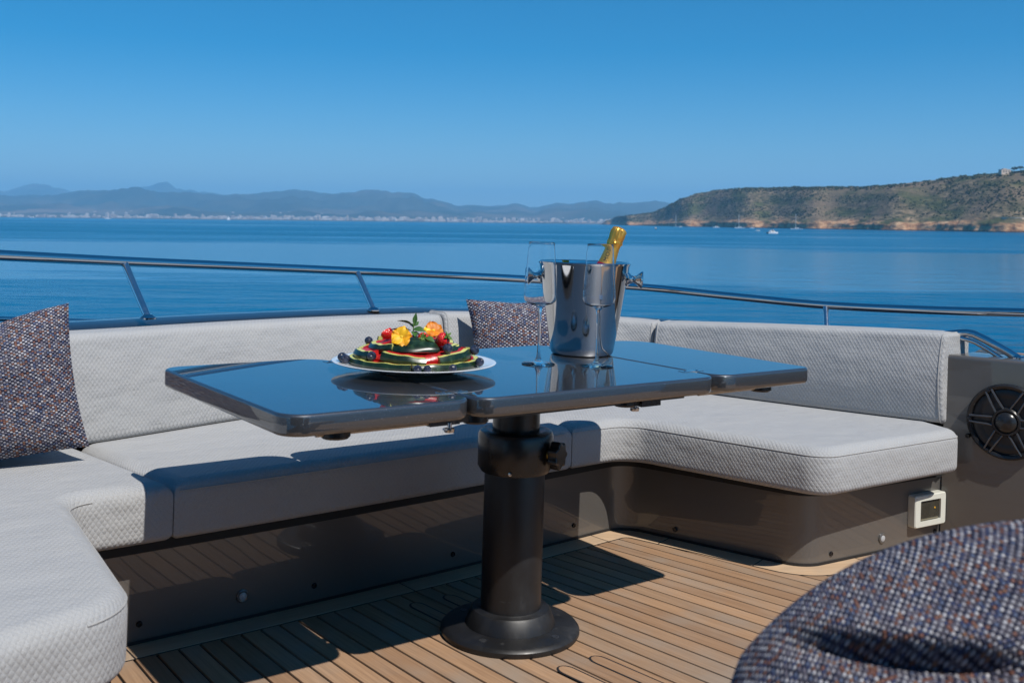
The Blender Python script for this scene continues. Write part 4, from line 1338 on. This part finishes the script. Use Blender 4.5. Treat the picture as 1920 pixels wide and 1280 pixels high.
melon(.045, .130, 241, 286, z2_ + .0004, z3_, 'wide dark-skinned melon slice across the front of the second tier', .003)
melon(.045, .124, 286.6, 299, z2_ + .0004, z3_ - .001, 'bright bare red melon block between two dark-skinned slices', skin=False)
melon(.055, .134, 299.8, 343, z2_ + .0004, z3_, 'second tier melon slice right after the bare red block', .003, (2, 0))
melon(.045, .128, 346, 430, z2_ + .0004, z3_, 'second tier melon slice at the back by the two flutes')
melon(.045, .130, 72, 126, z2_ + .0004, z3_, 'second tier melon slice at the back, nearest the bench')
melon(.045, .130, 128, 186, z2_ + .0004, z3_, 'second tier melon slice behind the halved strawberry')
melon(.012, .100, 168, 246, z3_ + .0006, z4_ - .003, 'top melon slice with wide pale rim and red flesh under the halved strawberry', .006, (4, 4))
dome = thing('melon_slice', PC + Vector((0, -.06, z3_)), 'dark domed melon end at the front of the top tier', 'watermelon', 'watermelon slices on the plate')
def dome_mb(k0, k1):
    def fn(a, b):
        an, e = R(244 + 64 * a), R(4 + 74 * b)
        wob = 1 + .03 * math.sin(7 * a + 3 * b)
        r_ = .030 + .070 * math.cos(e) * wob * k0
        return Vector((r_ * math.cos(an), r_ * math.sin(an), z3_ + .001 + .029 * math.sin(e) * k1))
    return MB().grid(18, 12, fn)
part('skin', dome_mb(1, 1).tf(PT), M['skin'], dome, 60)
part('flesh', sector(.012, .094, 243, 309, z3_ + .0006, z3_ + .012, 0).tf(PT), M['flesh'], dome, 30)
melon(.045, .104, 318, 352, z3_ + .0006, z4_ - .002, 'small top tier melon slice behind the upper blueberry', .012, (5, 0))
melon(.015, .085, 356, 440, z3_ + .0006, z4_, 'top tier melon slice at the back under the orange flower')
melon(.015, .088, 82, 166, z3_ + .0006, z4_, 'top tier melon slice at the back under the mint sprig')
# berries
m_, t_, bs_ = mat('blueberry_skin')
tc_ = N(t_, 'ShaderNodeTexCoord')
n_ = noise_tex(t_, tc_.outputs['Object'], 120, 4)
L(t_, ramp(t_, n_, [(.35, (.010, .012, .026)), (.6, (.030, .040, .075)), (.8, (.09, .11, .16))]), bs_.inputs['Base Color'])
bs_.inputs['Roughness'].default_value = .38
M['blue'] = m_
def blueberry(x, y, z, r, label, tilt):
    p = PC + Vector((x, y, z - r))
    m_ = Matrix.Translation(PC + Vector((x, y, z))) @ Euler(tilt).to_matrix().to_4x4()
    pr_ = [(0, -r * .93)] + [(r * math.cos(R(a)), r * .93 * math.sin(R(a))) for a in range(-70, 66, 12)] + [(r * .40, r * .93), (r * .33, r * .98), (r * .26, r * .86), (0, r * .80)]
    solo('blueberry', MB().lathe(pr_, 24, m_), M['blue'], p, label, 'blueberry', 'blueberries on the plate')
def bx_(px_, py_, dy=0.0):
    """place by height above the plate: x, z from the picture of the plate, y = depth"""
    return ((px_ - 920) / 5.647 / 823)
BB = [(bx_(190, 0), -.040, .0315, .0105, 'blueberry at the plate edge, outer one of the touching pair', (.9, .2, 0)),
      (bx_(237, 0), -.060, .0300, .0105, 'blueberry of the touching pair, tucked against the dark melon skin', (1.1, -.3, 0)),
      (bx_(405, 0), .045, .0600, .0095, 'blueberry half hidden behind the second tier slice with yellow edge', (.5, .1, 0)),
      (bx_(530, 0), -.100, .0435, .0105, 'blueberry in the gap before the low bare red melon', (1.2, .4, 0)),
      (bx_(1020, 0), -.158, .0270, .0088, 'blueberry on the rim, one of two side by side in front of the dark skin', (1.3, 0, .3)),
      (bx_(1115, 0), -.156, .0272, .0084, 'blueberry on the rim, the other of two side by side, nearer the third rim berry', (.6, .9, 0)),
      (bx_(1360, 0), -.142, .0285, .0090, 'glinting blueberry alone on the rim below the melon slice after the red block', (.9, -.8, 0)),
      (bx_(1290, 0), -.090, .0640, .0112, 'large dark blueberry on the second tier beside the whole strawberry', (.7, -.2, 0)),
      (bx_(1550, 0), -.030, .0545, .0112, 'large dark blueberry perched on the outer end of the second tier', (.6, .6, 0)),
      (bx_(1612, 0), -.050, .0315, .0100, 'blueberry low on the plate rim under the perched one', (.9, .2, .4)),
      (bx_(950, 0), -.030, .0800, .0100, 'dark blueberry nestled under the mint between the flowers', (.4, .2, 0))]
for b in BB: blueberry(*b)
m_, t_, bs_ = mat('strawberry_skin')
tc_ = N(t_, 'ShaderNodeTexCoord')
vo_ = N(t_, 'ShaderNodeTexVoronoi'); vo_.inputs['Scale'].default_value = 330; L(t_, tc_.outputs['Object'], vo_.inputs['Vector'])
L(t_, ramp(t_, vo_.outputs['Distance'], [(.12, (.75, .45, .12)), (.24, (.52, .008, .010)), (.6, (.62, .014, .014))]), bs_.inputs['Base Color'])
bump(t_, bs_, vo_.outputs['Distance'], .6, .002)
bs_.inputs['Roughness'].default_value = .25
M['straw'] = m_
M['strawcut'] = simple('strawberry_flesh', (.80, .16, .09), .35, var=.4, vscale=120)
M['leaf'] = simple('green_leaf', (.045, .12, .022), .45, var=.4, vscale=60)
M['calyx'] = simple('calyx_leaf', (.10, .19, .03), .6, var=.3, vscale=90)
def leaf_mb(ln, wd, curl=.3, n=8):
    def fn(a, b):
        w = wd * math.sin(math.pi * min(1, a * 1.02)) ** .8 * (1 - .3 * a) * (1 + .05 * math.sin(a * 40))
        y = (b - .5) * 2
        return Vector((a * ln, y * w, -curl * ln * a * a + abs(y) * w * .35))
    q = MB().grid(n, 4, fn)
    top = list(q.v)
    q2 = MB().add([p + Vector((0, 0, -.0005)) for p in top], [f[::-1] for f in q.f])
    q.add(q2.v, q2.f)
    return q
def strawberry(x, y, z, r, tilt, label, half=False):
    m_ = Matrix.Translation(PC + Vector((x, y, z))) @ Euler(tilt).to_matrix().to_4x4()
    o = thing('strawberry', PC + Vector((x, y, z - r * .8)), label, 'strawberry', 'strawberries on the fruit plate')
    pr_ = [(0, -r * 1.25), (r * .35, -r * 1.12), (r * .68, -r * .7), (r * .93, -r * .1), (r, r * .3), (r * .85, r * .68), (r * .5, r * .86), (0, r * .88)]
    q = MB().lathe(pr_, 26)
    if half:
        q.v = [Vector((p.x, min(p.y, 0.0), p.z)) for p in q.v]
        part('flesh', q.tf(m_), M['straw'], o, 50)
        part('cut_face', MB().add([(pr_[i][0] * s_ * .93, .0006, pr_[i][1] * .95) for s_ in (1,) for i in range(8)] + [(-pr_[i][0] * .93, .0006, pr_[i][1] * .95) for i in range(6, 0, -1)], [list(range(14))]).tf(m_), M['strawcut'], o, 0)
    else:
        part('flesh', q.tf(m_), M['straw'], o, 50)
    cal = MB()
    for k in range(7):
        cal2 = leaf_mb(r * .95, r * .22, .3 if k % 2 else -.2, 5).tf(Matrix.Translation((0, 0, r * .9)) @ Matrix.Rotation(2 * math.pi * k / 7, 4, 'Z') @ Matrix.Rotation(R(-25), 4, 'Y'))
        if not half or (cal2.v[-1].y < .003): cal.add(cal2.v, cal2.f)
    cal.tube([(0, 0, r * .85), (0, 0, r * 1.25)], r * .07, 6)
    part('calyx', cal.tf(m_), M['calyx'], o)
strawberry(bx_(630, 0), -.030, .0865, .0145, (R(100), R(60), R(160)), 'halved strawberry lying on the pale-rimmed melon slice', half=True)
strawberry(bx_(1225, 0), -.062, .0790, .0155, (R(25), R(55), R(0)), 'whole strawberry with green calyx beside the large blueberry')
strawberry(bx_(1020, 0), -.045, .0800, .0120, (R(70), R(-40), R(20)), 'small strawberry tucked under the mint between the flowers')
# flowers
def flower(x, y, z, r, tilt, cols, label):
    m_ = Matrix.Translation(PC + Vector((x, y, z))) @ Euler(tilt).to_matrix().to_4x4()
    o = thing('flower', PC + Vector((x, y, z - r * .4)), label, 'flower', 'edible flowers on the fruit')
    for k in range(5):
        a = 2 * math.pi * k / 5 + .3
        sz = 1.0 if k != 4 else 1.15
        def fn(s, t, k=k, sz=sz):
            w = r * .62 * math.sin(math.pi * (.08 + .84 * s)) ** .7 * sz
            y_ = (t - .5) * 2
            rad = r * 1.05 * s * sz * (1 - .12 * y_ * y_ * s)
            return Vector((rad, y_ * w, .22 * r * math.sin(s * 2.2) + .09 * r * math.sin(6 * y_ + k) * s + .002 * (k % 2)))
        q = MB().grid(8, 8, fn)
        q.add([p + Vector((0, 0, -.0005)) for p in list(q.v)], [f[::-1] for f in list(q.f)])
        part('petal', q.tf(m_ @ Matrix.Rotation(a, 4, 'Z')), cols[k % len(cols)], o)
    part('flower_heart', MB().lathe([(r * .20, 0), (r * .18, r * .12), (r * .08, r * .2), (0, r * .2)], 14, m_), simple('flower_heart', (.75, .48, .02), .6, var=.2, vscale=200), o)
yel = simple('yellow_orange_petal', (.82, .36, .006), .55, var=.25, vscale=110)
yel2 = simple('golden_petal', (.85, .46, .01), .55, var=.2, vscale=110)
org = simple('orange_petal', (.66, .20, .004), .5, var=.3, vscale=90)
ybr = simple('bright_yellow_petal', (.88, .62, .02), .5, var=.1, vscale=90)
flower(bx_(812, 0), -.074, .0840, .0230, (R(62), R(8), R(-15)), [yel, yel2], 'golden yellow pansy at the front of the fruit')
flower(bx_(1115, 0), -.022, .0940, .0215, (R(48), R(-12), R(25)), [org, org, ybr], 'deep orange pansy with yellow heart beside the strawberry')
# mint
mint = thing('mint_sprig', PC + Vector((bx_(900, 0), -.02, .08)), 'upright sprig of green mint leaves crowning the fruit', 'mint')
mo = PC + Vector((bx_(905, 0), -.022, .090))
part('stem', MB().tube([mo + Vector((0, 0, -.016)), mo, mo + Vector((.002, 0, .022))], .0013, 6), M['calyx'], mint)
def mleaf(o, rz, ry, ln, wd, rx=0, curl=.3):
    part('leaf', leaf_mb(ln, wd, curl).tf(Matrix.Translation(mo + Vector(o)) @ Matrix.Rotation(R(rz), 4, 'Z') @ Matrix.Rotation(R(ry), 4, 'Y') @ Matrix.Rotation(R(rx), 4, 'X')), M['leaf'], mint)
mleaf((.002, 0, .016), 0, -82, .028, .0062, 90, -.02)
mleaf((0, 0, .014), 172, -32, .036, .0065, 35, .35)
mleaf((.003, .002, .013), 40, -45, .016, .005, 50, .2)
mleaf((0, -.004, .006), -20, -10, .032, .0085, 40, .35)
mleaf((-.004, -.002, .004), 190, -8, .050, .0065, 30, .15)
mleaf((.002, -.004, .002), -75, 10, .022, .008, 0, .3)
mleaf((-.03, -.02, -.002), 215, 22, .026, .0080, 40, .2)
mleaf((.03, -.03, -.008), -30, 8, .026, .0095, 20, .25)
mleaf((0, .004, .010), 110, -30, .024, .007, 0, .3)

# ------------------------------------------------------------------ pillows
def pillow_mb(w, h, th, pinch=.10, n=44, dent=0.0, seed=0, extra=None, yarn=1.0):
    def side(sg):
        def fn(a, b):
            x, y = (a - .5) * 2, (b - .5) * 2
            fx = (1 - abs(x) ** 2.6); fy = (1 - abs(y) ** 2.6)
            t = th * (max(0, fx) ** .55) * (max(0, fy) ** .55)
            kx = 1 - pinch * (1 - y * y) * abs(x) ** 3 * 1.0
            ky = 1 - pinch * (1 - x * x) * abs(y) ** 3 * 1.0
            px_, py_ = x * w / 2 * kx, y * h / 2 * ky
            wr = noise.noise(Vector((x * 1.6 + seed, y * 1.6, sg * 2))) * .012 * (fx * fy)
            py_ -= dent * math.exp(-(x / .42) ** 2) * max(0, y) ** 2
            p = Vector((px_, -sg * (t * .5 + wr) , py_))
            return extra(p, x, y, sg) if extra else p
        return fn
    q = MB()
    uvf = lambda a, b: (a * w * yarn, b * h * yarn)
    g1 = MB().grid(n, n, side(1), uvf=uvf)
    g2 = MB().grid(n, n, side(-1), uvf=lambda a, b: (a * w + .31, b * h + .17))
    q.add(g1.v, g1.f, g1.uv)
    q.add(g2.v, [f[::-1] for f in g2.f], [u[::-1] for u in g2.uv])
    return q
def pillow(name_loc, mtx, mbq, label):
    o = thing('throw_pillow', name_loc, label, 'pillow', 'tweed throw pillows')
    part('cover', mbq.tf(mtx), M['tweed'], o, 80)
    return o
# left pillow leaning on the corner of the backrest, face towards the camera
def stand(u, v, z, yaw, lean_, roll=0):
    """pillow local: x width, -y front face, z up; yaw about z in scene, lean back"""
    return Matrix.Translation(BW(u, v, z)) @ Matrix.Rotation(R(yaw), 4, 'Z') @ Matrix.Rotation(R(lean_), 4, 'X') @ Matrix.Rotation(R(roll), 4, 'Y')
p1 = (-1.035, .655, .392)
pillow(BW(*p1), stand(*p1, 24, -10, -9) @ Matrix.Translation((0, 0, .178)), pillow_mb(.42, .352, .16, .06, seed=1, dent=.02, yarn=.9), 'tweed pillow leaning against the sofa back where the bench meets the arm')
p2 = (.70, .80, .392)
pillow(BW(*p2), stand(*p2, 6, -17, 0) @ Matrix.Rotation(R(-5), 4, 'Y') @ Matrix.Translation((0, 0, .180)), pillow_mb(.40, .37, .15, .09, seed=2, dent=.01, yarn=.68), 'tweed pillow in the far sofa corner behind the ice bucket')
# near lounge seat with a crumpled pillow
ls = thing('lounge_seat', Vector((.75, .55, 0)), 'grey upholstered seat under the crumpled near pillow', 'seat')
part('seat_cushion', MB().slab(rpoly([(.22, .25), (1.35, .25), (1.35, .98), (.22, .98)], .08, 8), .28, .40, .02, .03).tf(Matrix.Identity(4)), M['fabric'], ls, 60)
part('base_panel', MB().slab(rpoly([(.27, .30), (1.30, .30), (1.30, .93), (.27, .93)], .06, 8), .003, .28, 0, .004), M['gelcoat'], ls, 40)
def crumple(p, x, y, sg):
    # round the outline, then press one deep fold and a softer one into the face
    rx, ry = math.sqrt(1 - y * y * .42), math.sqrt(1 - x * x * .42)
    p = Vector((p.x * rx, p.y, p.z * ry))
    if sg > 0:
        for c0, c1, x0, x1, amp, wid in ((.66, -.58, -.80, .10, .032, .045), (.50, .28, -.25, .95, .020, .060), (.12, .34, -.65, .95, .020, .060), (-.25, .30, -.8, .6, .014, .070)):
            if x0 < x < x1:
                sp_ = math.sin(math.pi * (x - x0) / (x1 - x0)) ** .8
                f = y - (c0 + c1 * (x + (.45 if c1 < 0 else 0)) + .05 * math.sin(4 * x))
                p += Vector((0, (amp * math.exp(-(f / wid) ** 2) - .35 * amp * math.exp(-((f - 2.2 * wid) / (1.6 * wid)) ** 2)) * sp_, 0))
    return p
fg_m = Matrix.Translation((.457, .84, .541)) @ Matrix.Rotation(R(-4), 4, 'Z') @ Matrix.Rotation(R(-34), 4, 'X') @ Matrix.Rotation(R(-17), 4, 'Y')
pillow(Vector((.435, .86, .44)), fg_m, pillow_mb(.545, .45, .20, -.02, n=110, seed=4, extra=crumple, yarn=1.2), 'large crumpled tweed pillow with long creases on the near seat')

# ------------------------------------------------------------------ unseen helm block and hardtop, added to cut sky light and fill reflections
hel = thing('helm_lightblock', Vector((0, -1.7, 0)), 'added unseen helm console with low smoked windscreen', 'lightblock')
part('lightblock', MB().slab(rpoly([(-1.9, -2.3), (1.3, -2.3), (1.3, -1.35), (-1.9, -1.35)], .2, 8), .003, 1.22, 0, .08), M['gelcoat'], hel, 40)  # added out of view to darken faces turned towards the camera
part('windscreen', MB().slab(rpoly([(-1.8, -1.75), (1.2, -1.75), (1.2, -1.71), (-1.8, -1.71)], .015, 4), 1.2, 1.75, 0, .01), M['blackplastic'], hel, 40)  # opaque screen that raises the added block against the sky

part('hardtop', MB().slab(rpoly([(-2.3, -4.2), (2.0, -4.2), (2.0, -.75), (-2.3, -.75)], .25, 8), 2.06, 2.16, .03, .03), M['gelcoat'], hel, 40)  # unseen roof, added to keep overhead sky light off the shade
for hx in (-2.0, 1.7):
    part('lightblock_post', MB().box(hx - .09, hx + .09, -3.9, -3.3, 0.003, 2.07), M['gelcoat'], hel, 0)  # carries the added roof

# ------------------------------------------------------------------ heel: set the whole yacht at its small list
HM = Matrix.Translation(EYE) @ Matrix.Rotation(R(HEEL), 4, 'Y') @ Matrix.Translation(-EYE)
for o in BOAT:
    o.matrix_basis = HM @ o.matrix_basis

# ------------------------------------------------------------------ haze over the bay
hz_m = bpy.data.materials.new('haze')
hz_m.use_nodes = True
ht = hz_m.node_tree
ht.nodes.clear()
ho = ht.nodes.new('ShaderNodeOutputMaterial')
hv = ht.nodes.new('ShaderNodeVolumePrincipled')
hv.inputs['Color'].default_value = (.29, .67, 1.0, 1)
hv.inputs['Density'].default_value = 6.2e-5
hv.inputs['Anisotropy'].default_value = 0.0
ht.links.new(hv.outputs[0], ho.inputs['Volume'])
q = MB().box(-45000, 45000, -3500, 45000, SEA_Z - 1.2, 1350)
hz = solo('haze', q, hz_m, (0, 20000, SEA_Z), kind='stuff', boat=False, smooth=0)
hz['label'] = 'thin blue sea haze lying over the bay'
hz['category'] = 'haze'
